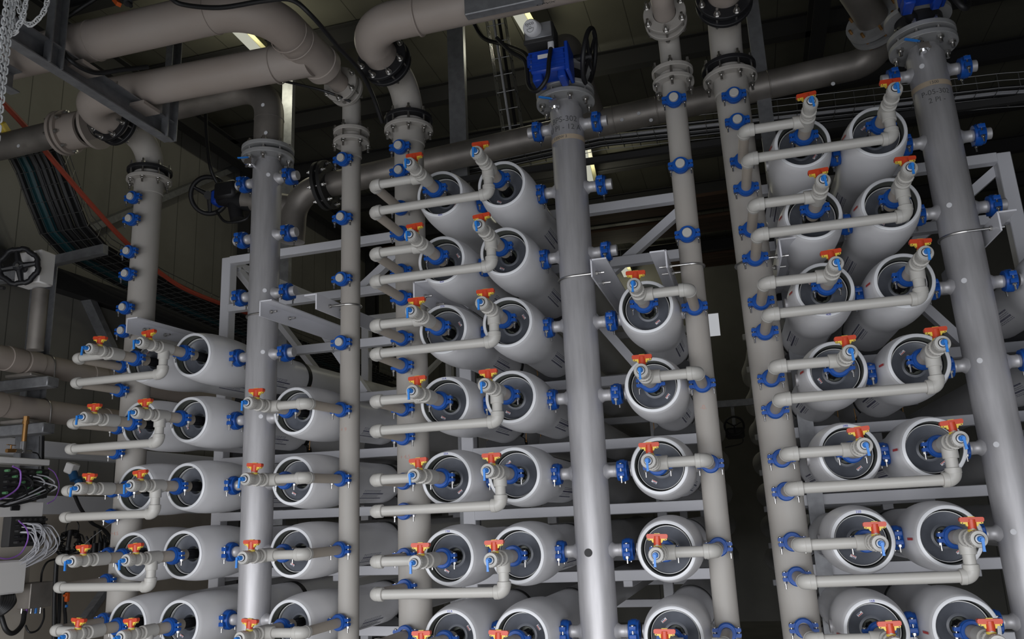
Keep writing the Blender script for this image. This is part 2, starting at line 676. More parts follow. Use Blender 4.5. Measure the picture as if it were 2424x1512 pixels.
# fluorescent lights under the roof
for i, (p, q, w_, lab) in enumerate((((545, 52), (610, 118), .16, 'lit fluorescent batten under the roof, seen between the two big overhead pipes'),
                                     ((1212, 5), (1258, 84), .16, 'lit fluorescent batten above the valve actuator of the middle rack'),
                                     ((1379, 350), (1397, 430), .16, 'lit fluorescent batten peeping out right of the middle steel header'),
                                     ((1466, 612), (1484, 652), .20, 'lit fluorescent batten far back, above the single vessel column of the middle rack'))):
    zz = RZ - .30
    a = at(*p, z=zz); c = at(*q, z=zz)
    r = empty('fluorescent_light', (a + c) / 2, lab, 'light')
    a = a - (a + c) / 2; c = -a
    part('lit_tube', MB().bar(a, c, w_ * .55, .05), LAMP, r, smooth=False)
    part('reflector', MB().bar(a + Vector((w_ * .42, 0, .02)), c + Vector((w_ * .42, 0, .02)), w_ * .32, .05), LAMPR, r, smooth=False)
    pl_ = bpy.data.lights.new('tube_light', 'POINT')
    pl_.energy = LAMPW
    pl_.color = (1.0, 0.97, 0.75)
    pl_.shadow_soft_size = 0.08
    lo = bpy.data.objects.new('tube_light', pl_)
    COL.objects.link(lo)
    lo.parent = r
    lo.location = (0, 0, -.20)
    for e_ in (a * .5, c * .5):
        part('hanger', MB().bar(e_, e_ + Vector((0, 0, .28)), .01, .01, (0, 1, 0)), GALV, r)

# old timber planks lying under the far roof
for i, (p, q, h) in enumerate((((700, 640), (1000, 585), 46), ((760, 680), (940, 650), 26), ((1290, 530), (1740, 520), 30), ((1330, 575), (1770, 575), 34), ((1560, 640), (1800, 620), 26))):
    a = at(*p, z=4.285); c = at(*q, z=4.285)
    wd = abs(at(p[0], p[1] - h / 2, z=4.285).y - at(p[0], p[1] + h / 2, z=4.285).y)
    ym = min(max(a.y, 6.2), BY - .4)
    a.x = max(a.x, WX + .1)
    single('timber_plank', MB().box(((a.x + c.x) / 2, ym, 4.285), (abs(c.x - a.x), wd, .05)), WOOD,
           ('broad rusty plank stored under the far roof behind the left riser pipe',
            'thin dark plank just under the broad one behind the left riser pipe',
            'upper dark plank stored far back behind the middle rack',
            'middle brown plank far back behind the middle rack, below the dark one',
            'short lowest plank far back, right of the middle rack beige riser')[i], 'plank', smooth=False)

# ------------------------------------------------------------------ rack coordinates
Z = [2.0880, 1.7438, 1.3984, 1.05, 0.6978, 0.3470, 0.0, -0.3422]
C1, C2, C3 = 0.300, 0.6216, 1.2697
LL, RR, HX = 0.0396, 1.4765, 0.927
YH, YT, YB = 0.200, 0.1115, -0.215
L2 = -0.1348
LCY, RCY = 0.235, 0.205          # riser pipe axes
LR_, RR_ = 0.080, 0.0525         # riser radii
HR = 0.0835


def rig(tx, ty, tz, rx, ry, rz):
    return Matrix.Translation((tx, ty, tz)) @ Euler((rx, ry, rz), 'XYZ').to_matrix().to_4x4()


MOD = [rig(-1.84406, .18160, .05422, .01311, .00940, -.03673), Matrix(), rig(1.74288, .05843, .00617, -.00888, -.01010, .03738)]
RACK = ['left', 'middle', 'right']
ORD = ['topmost', 'second', 'third', 'fourth', 'fifth', 'sixth', 'seventh', 'eighth', 'ninth', 'tenth', 'eleventh', 'twelfth', 'thirteenth', 'fourteenth', 'fifteenth', 'sixteenth']
ROWS = {(0, 1): range(3, 8), (0, 2): range(3, 8), (0, 3): range(4, 8),
        (1, 1): range(1, 8), (1, 2): range(1, 8), (1, 3): range(3, 8),
        (2, 1): range(1, 8), (2, 2): range(1, 8), (2, 3): range(3, 7)}
CX = {1: C1, 2: C2, 3: C3}


def colname(m, c):
    return {1: 'left column', 2: 'middle column', 3: 'right column'}[c]


def place(m, x, y, z, R=None):
    M = MOD[m] @ Matrix.Translation((x, y, z))
    return M @ R if R is not None else M


RZ90 = Matrix.Rotation(pi / 2, 4, 'Z')

# ------------------------------------------------------------------ prototypes
# pressure vessel: origin at the middle of its rim, axis +Y
pv = Proto()
sh = MB()
prof = [(.1045, .13), (.1055, .02), (.1065, .003), (.1195, .003), (.1225, .008), (.127, .03), (.1335, .07), (.139, .12), (.1415, .17),
        (.1418, .24), (.140, .30), (.135, .37), (.127, .43), (.1205, .48), (.1175, .53), (.1165, .60), (.1160, 1.5), (.1160, 3.0), (.1160, 5.5), (.128, 5.9), (.1415, 6.2), (.12, 6.6), (0, 6.6)]
sh.lathe(prof, n=56)
pv.add('shell', sh, VESSEL)
pv.add('rim', MB().lathe([(.1066, .004), (.1068, .001), (.108, 0), (.1185, 0), (.1205, .0015), (.1210, .005)], n=56), LIP)
pv.add('bore', MB().lathe([(.1050, .004), (.1045, .045), (.1045, .128), (.02, .1285)], n=48), BORE)
pv.add('retaining_ring', MB().lathe([(.0992, .052), (.0962, .051), (.0962, .064), (.0992, .064)], n=48, close=True), RINGW)
pv.add('seal', MB().lathe([(.1044, .050), (.0990, .058), (.0990, .066), (.1044, .066)], n=40, close=True), BLACK)
pl = MB().lathe([(.0985, .074), (.0955, .0665), (.090, .068), (.070, .076), (.050, .086), (.044, .084), (.040, .0835), (.037, .088), (.0365, .145), (0, .146)], n=48)
pv.add('end_plate', pl, PLATE)
pv.add('permeate_nipple', MB().cyl((0, -.048, 0), (0, .022, 0), .0285, 28, ch=.002), PVCD)
bt = MB().cyl((0, .02, 0), (0, .146, 0), .0215, 24)
for k_ in range(8):
    a_ = 2 * pi * k_ / 8
    bt.bar((.0225 * cos(a_), .03, .0225 * sin(a_)), (.0225 * cos(a_), .14, .0225 * sin(a_)), .004, .004)
pv.add('black_adaptor', bt, BLACK)
for s, nm in ((-1, 'left'), (1, 'right')):
    pv.add('side_port', MB().cyl((s * .125, YH, 0), (s * .151, YH, 0), .0275, 24), STEEL)
st = MB()
st.lathe([(.1165, .985), (.1200, .985), (.1200, 1.025), (.1165, 1.025)], n=40, close=True)
pv.add('strap', st, BLACK)
sd = MB()
pts = [(-.12, -.133), (.12, -.133), (.115, -.10)]
for i in range(9):
    a = radians(-42 - i * 96 / 8)
    pts.append((.1168 * cos(a), .1168 * sin(a)))
pts.append((-.115, -.10))
sd.prism(pts, (0, 1.0, 0), (1, 0, 0), (0, 0, 1), (0, 1, 0), .06)
pv.add('saddle', sd, BLACK)
for s in (-1, 1):
    sb = MB()
    sb.cyl((s * .115, 1.005, -.134), (s * .119, 1.005, -.055), .0025, 8)
    sb.lathe([(0, 0), (.005, 0), (.007, .006), (.005, .013), (0, .02)], (s * .1155, 1.005, -.118), (0, 0, 1), 10)
    pv.add('spring_bolt', sb, BRASS)
# navy lettering block printed on the barrel, lines of small marks along the axis
rnd = random.Random(3)
for side in (-1, 1):
    pr = MB()
    for j, (dz, wd) in enumerate(((-.026, .007), (-.014, .0022), (-.006, .0022), (.006, .009), (.018, .0022), (.026, .0022))):
        y = .56
        base = radians(-38) if side > 0 else radians(180 + 38)
        while y < (.80 if wd > .005 else .74):
            l = rnd.choice((.005, .007, .010)) if wd > .005 else rnd.choice((.008, .014, .022))
            a = base + dz / .1165
            h = wd / .1165 / 2
            R1 = .1172
            for (aa, ab) in ((a - h, a + h),):
                vs = [(R1 * cos(aa), y, R1 * sin(aa)), (R1 * cos(ab), y, R1 * sin(ab)), (R1 * cos(ab), y + l * .8, R1 * sin(ab)), (R1 * cos(aa), y + l * .8, R1 * sin(aa))]
                pr.add(vs, [(0, 1, 2, 3)])
            y += l + .0022
    pv.add('printed_label', pr, NAVY, label='navy printed lines on the barrel')

# blue grooved coupling: origin at its middle, pipe axis Y, ears on +-X, bolts along Z


def coupling(ri, ro, w, ear, bolt=.030, pad=.0185, gap=.0035):
    p = Proto()
    b = MB()
    b.lathe([(ri, -w / 2), (ro * .90, -w / 2), (ro * .93, -w * .30), (ro, -w * .22), (ro, w * .22), (ro * .93, w * .30), (ro * .90, w / 2), (ri, w / 2)], n=36, close=True)
    for s in (-1, 1):
        for t in (-1, 1):
            zt = t * .0105
            poly = [(s * (ro - .010), gap * t), (s * ear, gap * t), (s * (ear + .002), (gap + .004) * t), (s * ear, (pad - .001) * t), (s * (ear - .007), pad * t), (s * (ro + .002), (pad - .001) * t), (s * (ro * .86), ro * .50 * t if pad < .02 else (pad + .002) * t), (s * (ri + .001), .022 * t)]
            b.prism(poly, (0, 0, 0), (1, 0, 0), (0, 0, 1), (0, 1, 0), w * .62)
    p.add('clamp', b, BLUE)
    for s in (-1, 1):
        q = MB()
        x = s * (ear - .0085)
        q.cyl((x, 0, pad), (x, 0, -pad - bolt), .0041, 10)
        q.lathe([(0, 0), (.0075, 0), (.0075, .003), (.005, .006), (0, .0065)], (x, 0, pad - .001), (0, 0, 1), 12)
        q.hexn((x, 0, -pad - .009), (x, 0, -pad), .0085)
        p.add('bolt', q, BOLT)
    return p


cpS = coupling(.0225, .0400, .038, .0565)       # taps
cpV = coupling(.0280, .0440, .040, .0600)       # vessel nozzles
cpH = coupling(.0280, .0500, .046, .064, pad=.027, gap=.007)       # side ports

# ball valve with union nut, red handle and blue sample cock; origin on the vessel axis at the tee, pointing -Y
bv = Proto()
vb = MB()
vb.lathe([(0, 0), (.0275, 0), (.0275, -.010), (.0335, -.011), (.0345, -.015), (.0335, -.019), (.0275, -.020), (.0275, -.030), (.0345, -.031), (.0355, -.034),
          (.0345, -.037), (.031, -.038), (.031, -.095), (.0275, -.096), (0, -.096)], n=32)
vb.cyl((0, -.066, .02), (0, -.066, .044), .0155, 20)
vb.v = [(x * .80, y, z * .80) for x, y, z in vb.v]
bv.add('valve_body', vb, PVC)
nut = MB()
n_ = 36
nut.lathe([(.0275, -.094), (.0365, -.094), (.0375, -.098), (.0375, -.128), (.035, -.133), (.019, -.134), (.019, -.094)], n=n_, close=True)
for i in range(18):
    a = 2 * pi * i / 18
    nut.box((.0375 * cos(a), -.112, .0375 * sin(a)), (.002, .024, .005), Matrix.Rotation(-a, 3, 'Y'))
nut2 = MB().lathe([(.0275, -.036), (.0355, -.036), (.0365, -.039), (.0365, -.052), (.0355, -.055), (.0275, -.055)], n=n_, close=True)
for i in range(18):
    a = 2 * pi * i / 18
    nut2.box((.0365 * cos(a), -.0455, .0365 * sin(a)), (.002, .014, .005), Matrix.Rotation(-a, 3, 'Y'))
nut.v = [(x * .78, y, z * .78) for x, y, z in nut.v]
nut2.v = [(x * .84, y, z * .84) for x, y, z in nut2.v]
bv.add('union_nut', nut, PVC)
bv.add('union_nut', nut2, PVC)
hd = MB()
hd.cyl((0, -.066, .052), (0, -.066, .088), .0150, 20)
poly = [(-.040, .0815), (-.034, .078), (-.015, .078), (.015, .078), (.036, .078), (.040, .083), (.040, .093), (.036, .0965), (-.036, .0965), (-.040, .092)]
hd.prism(poly, (0, -.066, 0), (1, 0, 0), (0, 0, 1), (0, 1, 0), .020)
yl = MB()
yl.cyl((0, -.066, .042), (0, -.066, .050), .0160, 20)
for s in (-1, 1):
    yl.prism([(s * .014, .079), (s * .0365, .079), (s * .0365, .0730), (s * .030, .0705), (s * .022, .0715), (s * .0178, .062), (s * .014, .062)], (0, -.066, 0), (1, 0, 0), (0, 0, 1), (0, 1, 0), .014)
yl.box((0, -.066, .0975), (.022, .012, .003))
hole = MB()
for s in (-1, 1):
    hole.cyl((s * .031, -.0735, .0745), (s * .031, -.0585, .0745), .0022, 8)
for q_ in (hd, yl, hole):
    q_.v = [(x, y, .0235 + (z - .042) * .93) for x, y, z in q_.v]
bv.add('handle', hd, RED, subs=[('yellow_insert', yl, YELLOW, None), ('screw_hole', hole, BLACK, None)], label='orange red handle with yellow insert')
bv.add('seal_ring', MB().lathe([(.0168, -.1335), (.0168, -.1375), (.0145, -.1375), (.0145, -.1335)], n=24, close=True), BLACK)
bv.add('adaptor', MB().lathe([(0, -.13), (.0143, -.13), (.0143, -.140), (.012, -.142), (0, -.142)], n=24), LIP)
sc = MB()
sc.lathe([(0, -.14), (.0105, -.14), (.0105, -.160), (.0085, -.163), (0, -.163)], n=18)
sc.cyl((0, -.158, -.003), (0, -.172, -.003), .0065, 12)
sc.prism([(-.0045, .004), (.0045, .004), (.0040, -.030), (.0048, -.041), (-.0048, -.041), (-.0040, -.030)], (0, -.171, 0), (1, 0, 0), (0, 0, 1), (0, 1, 0), .007)
bv.add('sample_cock', sc, TAPBLUE, label='light blue sampling cock')

PR = .0212     # branch pipe radius


def sleeve(b, c, d, L0, L1, r):
    c = Vector(c); d = Vector(d)
    b.cyl(c + d * L0, c + d * L1, r, 24, ch=.0018)


def elbow(c, a, bdir, name, parent, M=None):
    c = Vector(c); a = Vector(a); bd = Vector(bdir)
    b = MB()
    b.tube(rounded([c + a * .040, c, c + bd * .040], .026, 8), .0280, 24)
    sleeve(b, c, a, .020, .042, .0290)
    sleeve(b, c, bd, .020, .042, .0290)
    return b


def branch(kind):
    """pipework of one vessel, in rack coordinates around the vessel axis (0, 0, 0)"""
    p = Proto()
    AX = .0272
    p.add('nozzle_pipe', MB().cyl((0, -.068, 0), (0, YB + .03, 0), AX, 26), PVCD)
    t = MB()
    t.cyl((0, YB + .046, 0), (0, YB - .040, 0), .0322, 28, ch=.002)
    side = {1: Vector((-1, 0, 0)), 2: Vector((0, 0, -1)), 3: Vector((1, 0, 0))}[kind]
    o = Vector((0, YB, 0))
    sleeve(t, o, side, .01, .058, .0288)
    p.add('tee', t, PVC)
    back = Vector((0, 1, 0))
    if kind == 1:
        e = Vector((LL - C1, YB, 0))
        p.add('branch_pipe', MB().cyl(o + side * .05, e - side * .03, PR, 24), PVC)
        p.add('elbow', elbow(e, -side, back, 'elbow', None), PVC)
        p.add('return_pipe', MB().cyl(e + back * .03, (e.x, YT + .004, 0), .0228, 24), PVCD)
    elif kind == 3:
        e = Vector((RR - C3, YB, 0))
        p.add('branch_pipe', MB().cyl(o + side * .05, e - side * .03, PR, 24), PVC)
        p.add('elbow', elbow(e, -side, back, 'elbow', None), PVC)
        p.add('return_pipe', MB().cyl(e + back * .03, (e.x, YT + .004, 0), .0228, 24), PVCD)
    else:
        e1 = Vector((0, YB, L2)); e2 = Vector((LL - C2, YB, L2))
        p.add('drop_pipe', MB().cyl(o + side * .05, e1 - side * .03, PR + .001, 24), PVC)
        p.add('elbow', elbow(e1, (0, 0, 1), (-1, 0, 0), 'elbow', None), PVC)
        p.add('branch_pipe', MB().cyl(e1 + Vector((-.03, 0, 0)), e2 + Vector((.03, 0, 0)), PR, 24), PVC)
        p.add('elbow', elbow(e2, (1, 0, 0), back, 'elbow', None), PVC)
        p.add('return_pipe', MB().cyl(e2 + back * .03, (e2.x, YT + .004, L2), .0228, 24), PVCD)
    return p


BR = {k: branch(k) for k in (1, 2, 3)}
MARK = {(1, 1): '49A', (1, 2): '43A', (1, 3): '37A', (1, 4): '31A', (1, 5): '25A', (1, 6): '19A', (1, 7): '13 A',
        (2, 3): '40B', (2, 5): '28B', (2, 6): '22B', (2, 7): '16B'}
MARK_LOW = {(1, 1), (1, 2), (2, 3)}

stick = MB().box((0, 0, 0), (.024, .0006, .011))
stick_me = stick.mesh('s'); stick_me.materials.append(STICK)
bar_me = MB().box((0, -.0006, -.003), (.020, .0004, .003)).mesh('s'); bar_me.materials.append(REDTAPE)
bar2_me = MB().box((-.003, -.0006, .003), (.014, .0004, .003)).mesh('s'); bar2_me.materials.append(NAVY)

# ------------------------------------------------------------------ build the three racks
for m in range(3):
    rk = RACK[m]
    for c in (1, 2, 3):
        rows = list(ROWS[(m, c)])
        for i, r in enumerate(rows):
            if m == 2 and c == 3:
                lab = 'white pressure vessel at the right picture edge beyond the steel header, %s of that column' % ORD[i]
            else:
                mk = MARK.get((m, r)) if c == 1 else None
                lab = ('white pressure vessel marked %s, %s from top in the %s of the %s rack' % (mk.replace(' ', ''), ORD[i], colname(m, c), rk)) if mk else \
                      ('open-ended white pressure vessel, %s from top in the %s of the %s rack' % (ORD[i], colname(m, c), rk))
            skip = () if c == 2 else ()
            v = pv.spawn('pressure_vessel', place(m, CX[c], 0, Z[r]), lab, 'pressure vessel', 'white pressure vessels of the three racks')
            # sticker on the end plate
            ang = random.choice((-.7, .5, 2.2, 3.6, 4.2, 5.3))
            rr_ = .072
            S = Matrix.Translation((rr_ * cos(ang), .0705, rr_ * sin(ang))) @ Matrix.Rotation(-ang + pi / 2, 4, 'Y')
            s_ = link('rating_sticker', stick_me, v, None, S)
            link('red_line', bar_me, s_); link('blue_line', bar2_me, s_)
            if m == 2 and c < 3:
                a = {1: -.95, 2: -.95, 3: -.75, 4: -.6, 5: -.45, 6: -.2, 7: .15}[r]
                # red tape strip on the shoulder, left side
                th = pi + .08 + a * .25
                b = MB()
                prf = [(.1285, .032), (.1335, .062), (.1368, .088)]
                vs = []
                for (R_, y_) in prf:
                    for da in (-.035, .035):
                        vs.append(((R_ + .003) * cos(th + da), y_, (R_ + .003) * sin(th + da)))
                b.add(vs, [(0, 1, 3, 2), (2, 3, 5, 4)])
                part('red_tape', b, REDTAPE, v)
            if c == 1 and (m, r) in MARK:
                s = MARK[(m, r)]
                me = text_mesh(s, .0135)
                if not me.materials:
                    me.materials.append(BLUEINK)
                low = (m, r) in MARK_LOW
                T = Matrix.Translation((0, -.0004, -.1125 if low else .1125)) @ Matrix.Rotation(pi / 2, 4, 'X')
                link('handwritten_number', me, v, None, T)
            if m == 2 and c == 3:
                continue
            where = '%s vessel from top, %s, %s rack' % (ORD[i], colname(m, c), rk)
            BR[c].spawn('permeate_branch_pipe', place(m, CX[c], 0, Z[r]),
                        'beige elbowed pipe from the %s' % where, 'pipe', 'beige pipes from vessels to risers')
            bv.spawn('ball_valve', place(m, CX[c], YB - .040, Z[r], Matrix.Rotation(random.uniform(-.09, .09), 4, 'Y')),
                     'beige sample valve, red handle, on the %s' % where, 'valve', 'red-handled sample valves')
            cpV.spawn('pipe_coupling', place(m, CX[c], -.064, Z[r]),
                      'blue pipe clamp inside the mouth of the %s' % where, 'clamp', 'blue clamps at the vessel mouths')
    # side port couplings
    for r in ROWS[(m, 1)]:
        i = list(ROWS[(m, 1)]).index(r)
        cpH.spawn('pipe_coupling', place(m, (C1 + C2) / 2, YH, Z[r], RZ90),
                  'blue clamp between the two left vessels, %s row down, %s rack' % (ORD[i], rk), 'clamp', 'blue clamps between vessels')
    for side in (-1, 1):
        for r in range(8):
            if m == 2 and side == 1 and r > 6:
                continue
            cpH.spawn('pipe_coupling', place(m, HX + side * .1545, YH, Z[r], RZ90),
                      'blue clamp on the %s side of the %s steel header, %s from top' % ('left' if side < 0 else 'right', rk, ORD[r]), 'clamp', 'blue clamps on the steel headers')
            first = {(0, -1): 3, (0, 1): 4, (1, -1): 1, (1, 1): 3, (2, -1): 1, (2, 1): 3}[(m, side)]
            if r < first:
                b = MB().cyl((side * .010, 0, 0), (side * .052, 0, 0), .0272, 24, ch=.0015)
                single('end_cap', b, STEEL, 'steel plug in the %s clamp down the %s side of the %s header' % (ORD[r], 'left' if side < 0 else 'right', rk),
                       'cap', 'steel plugs on the headers', place(m, HX + side * .1545, YH, Z[r]))

    # steel header -------------------------------------------------
    H = empty('steel_header_pipe', None, 'vertical stainless steel header pipe in the middle of the %s rack' % rk, 'pipe', 'steel headers', MOD[m] @ Matrix.Translation((HX, YH, 0)))
    b = MB()
    b.lathe([(0, FZ + .03), (HR, FZ + .03), (HR, 2.17), (HR * .82, 2.20), (HR * .82, 2.215), (0, 2.215)], (0, 0, 0), (0, 0, 1), 48)
    part('pipe', b, STEEL, H)
    for r in range(8):
        for side in (-1, 1):
            q = MB()
            q.lathe([(.045, HR - .012), (.034, HR + .002), (.0275, HR + .012), (.0272, HR + .034), (.0285, HR + .036), (.0285, HR + .040), (.0272, HR + .042), (.0272, .158)], (0, 0, Z[r]), (side, 0, 0), 28)
            part('stub', q, STEEL, H)
        # round paper dots beside some welds
        if m != 1 and r != 1:
            a = radians(38 if m == 0 else -30)
            d = Vector((sin(a), -cos(a), 0))
            u = Vector((cos(a), sin(a), 0))
            q = MB().lathe([(0, .0012), (.0115, .0012), (.0115, -.003)], Vector((0, 0, Z[r] + .004)) + d * (HR + .0003), d, 20)
            part('paper_dot', q, STICK, H, smooth=False)
    q = MB()
    for (z0, z1) in ((2.213, 2.237), (2.262, 2.286)):
        q.lathe([(.055, z0), (.148, z0), (.150, z0 + .002), (.150, z1 - .002), (.148, z1), (.055, z1)], (0, 0, 0), (0, 0, 1), 48, close=True)
    part('flange', q, FLG, H)
    for k in range(8):
        a = 2 * pi * (k + .5) / 8
        x, y = .122 * cos(a), .122 * sin(a)
        q = MB().cyl((x, y, 2.175), (x, y, 2.315), .0085, 10)
        q.hexn((x, y, 2.196), (x, y, 2.212), .016)
        q.hexn((x, y, 2.287), (x, y, 2.303), .016)
        part('bolt', q, BOLT, H)
    q = MB().lathe([(HR + .0006, 1.985), (HR + .0012, 1.985), (HR + .0012, 2.01), (HR + .0006, 2.01)], (0, 0, 0), (0, 0, 1), 48, close=True)
    if m == 1:
        part('tape_band', q, TAPE, H)
        wrapped_text('BPS-302', .042, HR, BLACKINK, H, Matrix.Translation((0, 0, 2.092)))
        wrapped_text('U PI - 12 A', .040, HR, BLACKINK, H, Matrix.Translation((0, 0, 2.048)))
        wrapped_text('1200W 3', .020, HR + .0010, BLACKINK, H, Matrix.Translation((0, 0, 1.997)) @ Matrix.Rotation(-.3, 4, 'Z'))
        q = MB().cyl((-.012, -HR - .002, -.005), (-.012, -HR + .01, -.005), .018, 20)
        part('plug_hole', q, DARKST, H)
    if m == 2:
        part('tape_band', q, TAPE, H)
        wrapped_text('P-05-302', .034, HR, BLACKINK, H, Matrix.Translation((0, 0, 1.95)) @ Matrix.Rotation(-.1, 4, 'Z'))
        wrapped_text('2 PI -', .034, HR, BLACKINK, H, Matrix.Translation((0, 0, 1.91)) @ Matrix.Rotation(-.1, 4, 'Z'))
        wrapped_text('1500', .02, HR + .0010, BLACKINK, H, Matrix.Translation((0, 0, 1.997)) @ Matrix.Rotation(-.1, 4, 'Z'))
    # small pressure gauge tapping under the flange
    G = empty('gauge_cock', None, 'small steel gauge cock with blue lever near the top flange of the %s header' % rk, 'valve', None, MOD[m] @ Matrix.Translation((HX - .035, YH - HR, 2.15)))
    q = MB().cyl((0, .03, 0), (0, -.045, .01), .012, 16).cyl((0, -.03, -.012), (0, -.03, .04), .014, 16).box((0, -.05, .01), (.045, .016, .03)).cyl((.02, -.06, -.005), (.02, -.04, -.005), .008, 10)
    part('cock_body', q, CHROME, G)
    part('lever', MB().bar((-.01, -.035, .045), (-.075, -.05, .06 if m else .045), .012, .006), TAPBLUE, G)

    # risers -------------------------------------------------------
    for side in ('left', 'right'):
        if m == 2 and side == 'right':
            continue
        x0, cy, R_ = (LL, LCY, LR_) if side == 'left' else (RR, RCY, RR_)
        taps = []
        for r in range(8):
            if side == 'left':
                taps += [(Z[r] + .005, r), (Z[r] + L2, r)]
            else:
                taps.append((Z[r] + .002, r))
        Pp = empty('riser_pipe', None, 'tall beige plastic riser pipe at the %s side of the %s rack' % (side, rk), 'pipe', 'beige risers', MOD[m] @ Matrix.Translation((x0, cy, 0)))
        big = side == 'left'
        zf = 2.235 if big else 2.215
        part('pipe', MB().cyl((0, 0, FZ + .03), (0, 0, zf), R_, 44), PVCR, Pp)
        part('collar', MB().lathe([(R_ + .001, zf - .085), (R_ + .006, zf - .08), (R_ + .006, zf), (R_ + .001, zf)], (0, 0, 0), (0, 0, 1), 44, close=True), PVCR, Pp)
        for (zt, r) in taps:
            q = MB().cyl((0, -R_ + .02, zt), (0, YT - cy - .004, zt), .0225, 22)
            part('tap_stub', q, PVCD, Pp)
        for k, (zt, r) in enumerate(taps):
            cpS.spawn('pipe_coupling', place(m, x0, YT, zt), 'blue clamp on the %s riser of the %s rack, %s tap from top' % (side, rk, ORD[k]), 'clamp', 'blue clamps on the risers')
            first = {(0, 'left'): 3, (0, 'right'): 4, (1, 'left'): 1, (1, 'right'): 3, (2, 'left'): 1}[(m, side)]
            if r < first:
                single('end_cap', MB().cyl((0, .004, 0), (0, -.034, 0), .0222, 24, ch=.0025), PVC,
                       'beige round plug in the %s clamp from top on the %s riser, %s rack' % (ORD[k], side, rk), 'cap', 'beige plugs on the risers', place(m, x0, YT, zt))
        # red marker notes
        wrapped_text({0: '+ 4.5', 1: '+ 4.5', 2: '+ 9'}[m] if big else ('-0.' if m else '+ 9'), .028, R_, REDINK, Pp,
                     Matrix.Translation((0, 0, {0: .115, 1: .47, 2: .60}[m] if big else .60)) @ Matrix.Rotation(-.15, 4, 'Z'))
        # flange pair
        fr = .133 if big else .102
        bs = .103 if big else .082
        q = MB().lathe([(R_ + .004, zf), (fr - .003, zf), (fr, zf + .003), (fr, zf + .020), (fr - .003, zf + .023), (R_ + .004, zf + .023)], (0, 0, 0), (0, 0, 1), 48, close=True)
        q.lathe([(0, zf + .023), (R_ + .014, zf + .023), (R_ + .014, zf + .055), (R_ + .004, zf + .065), (0, zf + .065)], (0, 0, 0), (0, 0, 1), 44)
        part('flange', q, PVCR, Pp)
        z2 = zf + .060
        q = MB().lathe([(R_ + .004, z2), (fr - .003, z2), (fr, z2 + .003), (fr, z2 + .020), (fr - .003, z2 + .023), (R_ + .004, z2 + .023)], (0, 0, 0), (0, 0, 1), 48, close=True)
        part('backing_ring', q, BLACK if big else PVCR, Pp)
        nb = 8 if big else 6
        for k in range(nb):
            a = 2 * pi * (k + .5) / nb
            xx, yy = bs * 1.13 * cos(a), bs * 1.13 * sin(a)
            q = MB().cyl((xx, yy, zf - .040), (xx, yy, z2 + .055), .0065, 10)
            q.hexn((xx, yy, zf - .016), (xx, yy, zf - .002), .0125)
            q.lathe([(0, 0), (.0145, 0), (.0145, .002), (0, .002)], (xx, yy, zf - .003), (0, 0, 1), 14)
            q.hexn((xx, yy, z2 + .024), (xx, yy, z2 + .036), .0125)
            part('bolt', q, BOLT, Pp)
        # bend towards the front and second flange pair, facing the viewer
        zc = {True: 2.505, False: 2.530}[big]
        if m == 1 and not big:
            zc = 2.49
        Rb = .17 if big else .115
        yf = -.055 - cy if big else .14 - cy
        if not big and m == 0: yf = .13 - cy
        if not big and m == 1: yf = .055 - cy
        q = MB().tube(rounded([(0, 0, z2), (0, 0, zc), (0, yf, zc)], Rb, 12), R_, 36)
        q.lathe([(R_ + .001, 0), (R_ + .004, .002), (R_ + .004, .05), (R_ + .001, .052)], (0, yf, zc), (0, 1, 0), 36, close=True)
        part('bend', q, PVCR, Pp)
        for (yo, mm) in ((0.0, BLACK if big else PVCR), (-.062, BLACK if big else PVCR)):
            q = MB().lathe([(R_ + .003, 0), (fr - .003, 0), (fr, .003), (fr, .021), (fr - .003, .024), (R_ + .003, .024)], (0, yf + yo, zc), (0, 1, 0), 48, close=True)
            part('backing_ring', q, mm, Pp)
        q = MB().cyl((0, yf - .038, zc), (0, yf, zc), R_ + .014, 36)
        part('stub_end', q, PVCR, Pp)
        for k in range(nb):
            a = 2 * pi * (k + .5) / nb
            xx, zz = bs * 1.13 * cos(a), zc + bs * 1.13 * sin(a)
            q = MB().cyl((xx, yf - .108, zz), (xx, yf + .05, zz), .0065, 10)
            q.hexn((xx, yf - .078, zz), (xx, yf - .064, zz), .0135)
            q.lathe([(0, 0), (.016, 0), (.016, .002), (0, .002)], (xx, yf - .065, zz), (0, 1, 0), 14)
            q.hexn((xx, yf + .025, zz), (xx, yf + .036, zz), .0125)
            part('bolt', q, BOLT, Pp)
        # onwards pipe for the two that leave the picture upwards
        if (m, side) in ((1, 'right'), (2, 'left')):
            q = MB().tube(rounded([(0, yf - .04, zc), (0, yf - .30, zc), (0, yf - .30, RZ - .02)], .14, 10), R_, 36)
            part('upper_pipe', q, PVCO, Pp)

    # brackets and U-bolts ------------------------------------------
    zb = 1.268
    specs = [(LL, LCY, LR_, .105, 'left riser', 1), (HX, YH, HR, .105, 'steel header', 1), (RR, RCY, RR_, -.10, 'right riser', -1)]
    for (x0, cy, R_, dx, nm, od) in specs:
        if m == 2 and nm == 'right riser':
            continue
        B = empty('pipe_bracket', None, 'white angle bracket running back from the %s of the %s rack' % (nm, rk), 'bracket', 'white brackets', MOD[m] @ Matrix.Translation((x0, 0, zb)))
        q = MB().box((dx, .49, .0), (.007, .94, .085)).box((dx + od * .036, .49, .0395), (.072, .94, .007))
        part('angle_bar', q, FRAME, B, smooth=False)
        q = MB()
        pts = [(dx + .012 * od, cy + R_ + .006, 0)] + [(cos(a) * (R_ + .006), cy + sin(a) * (R_ + .006), 0) for a in
               [(pi / 2 + (pi * i / 16)) if od > 0 else (pi / 2 - (pi * i / 16)) for i in range(17)]] + [(dx + .03 * od, cy - R_ - .006, 0)]
        q.tube(pts, .0055, 8)
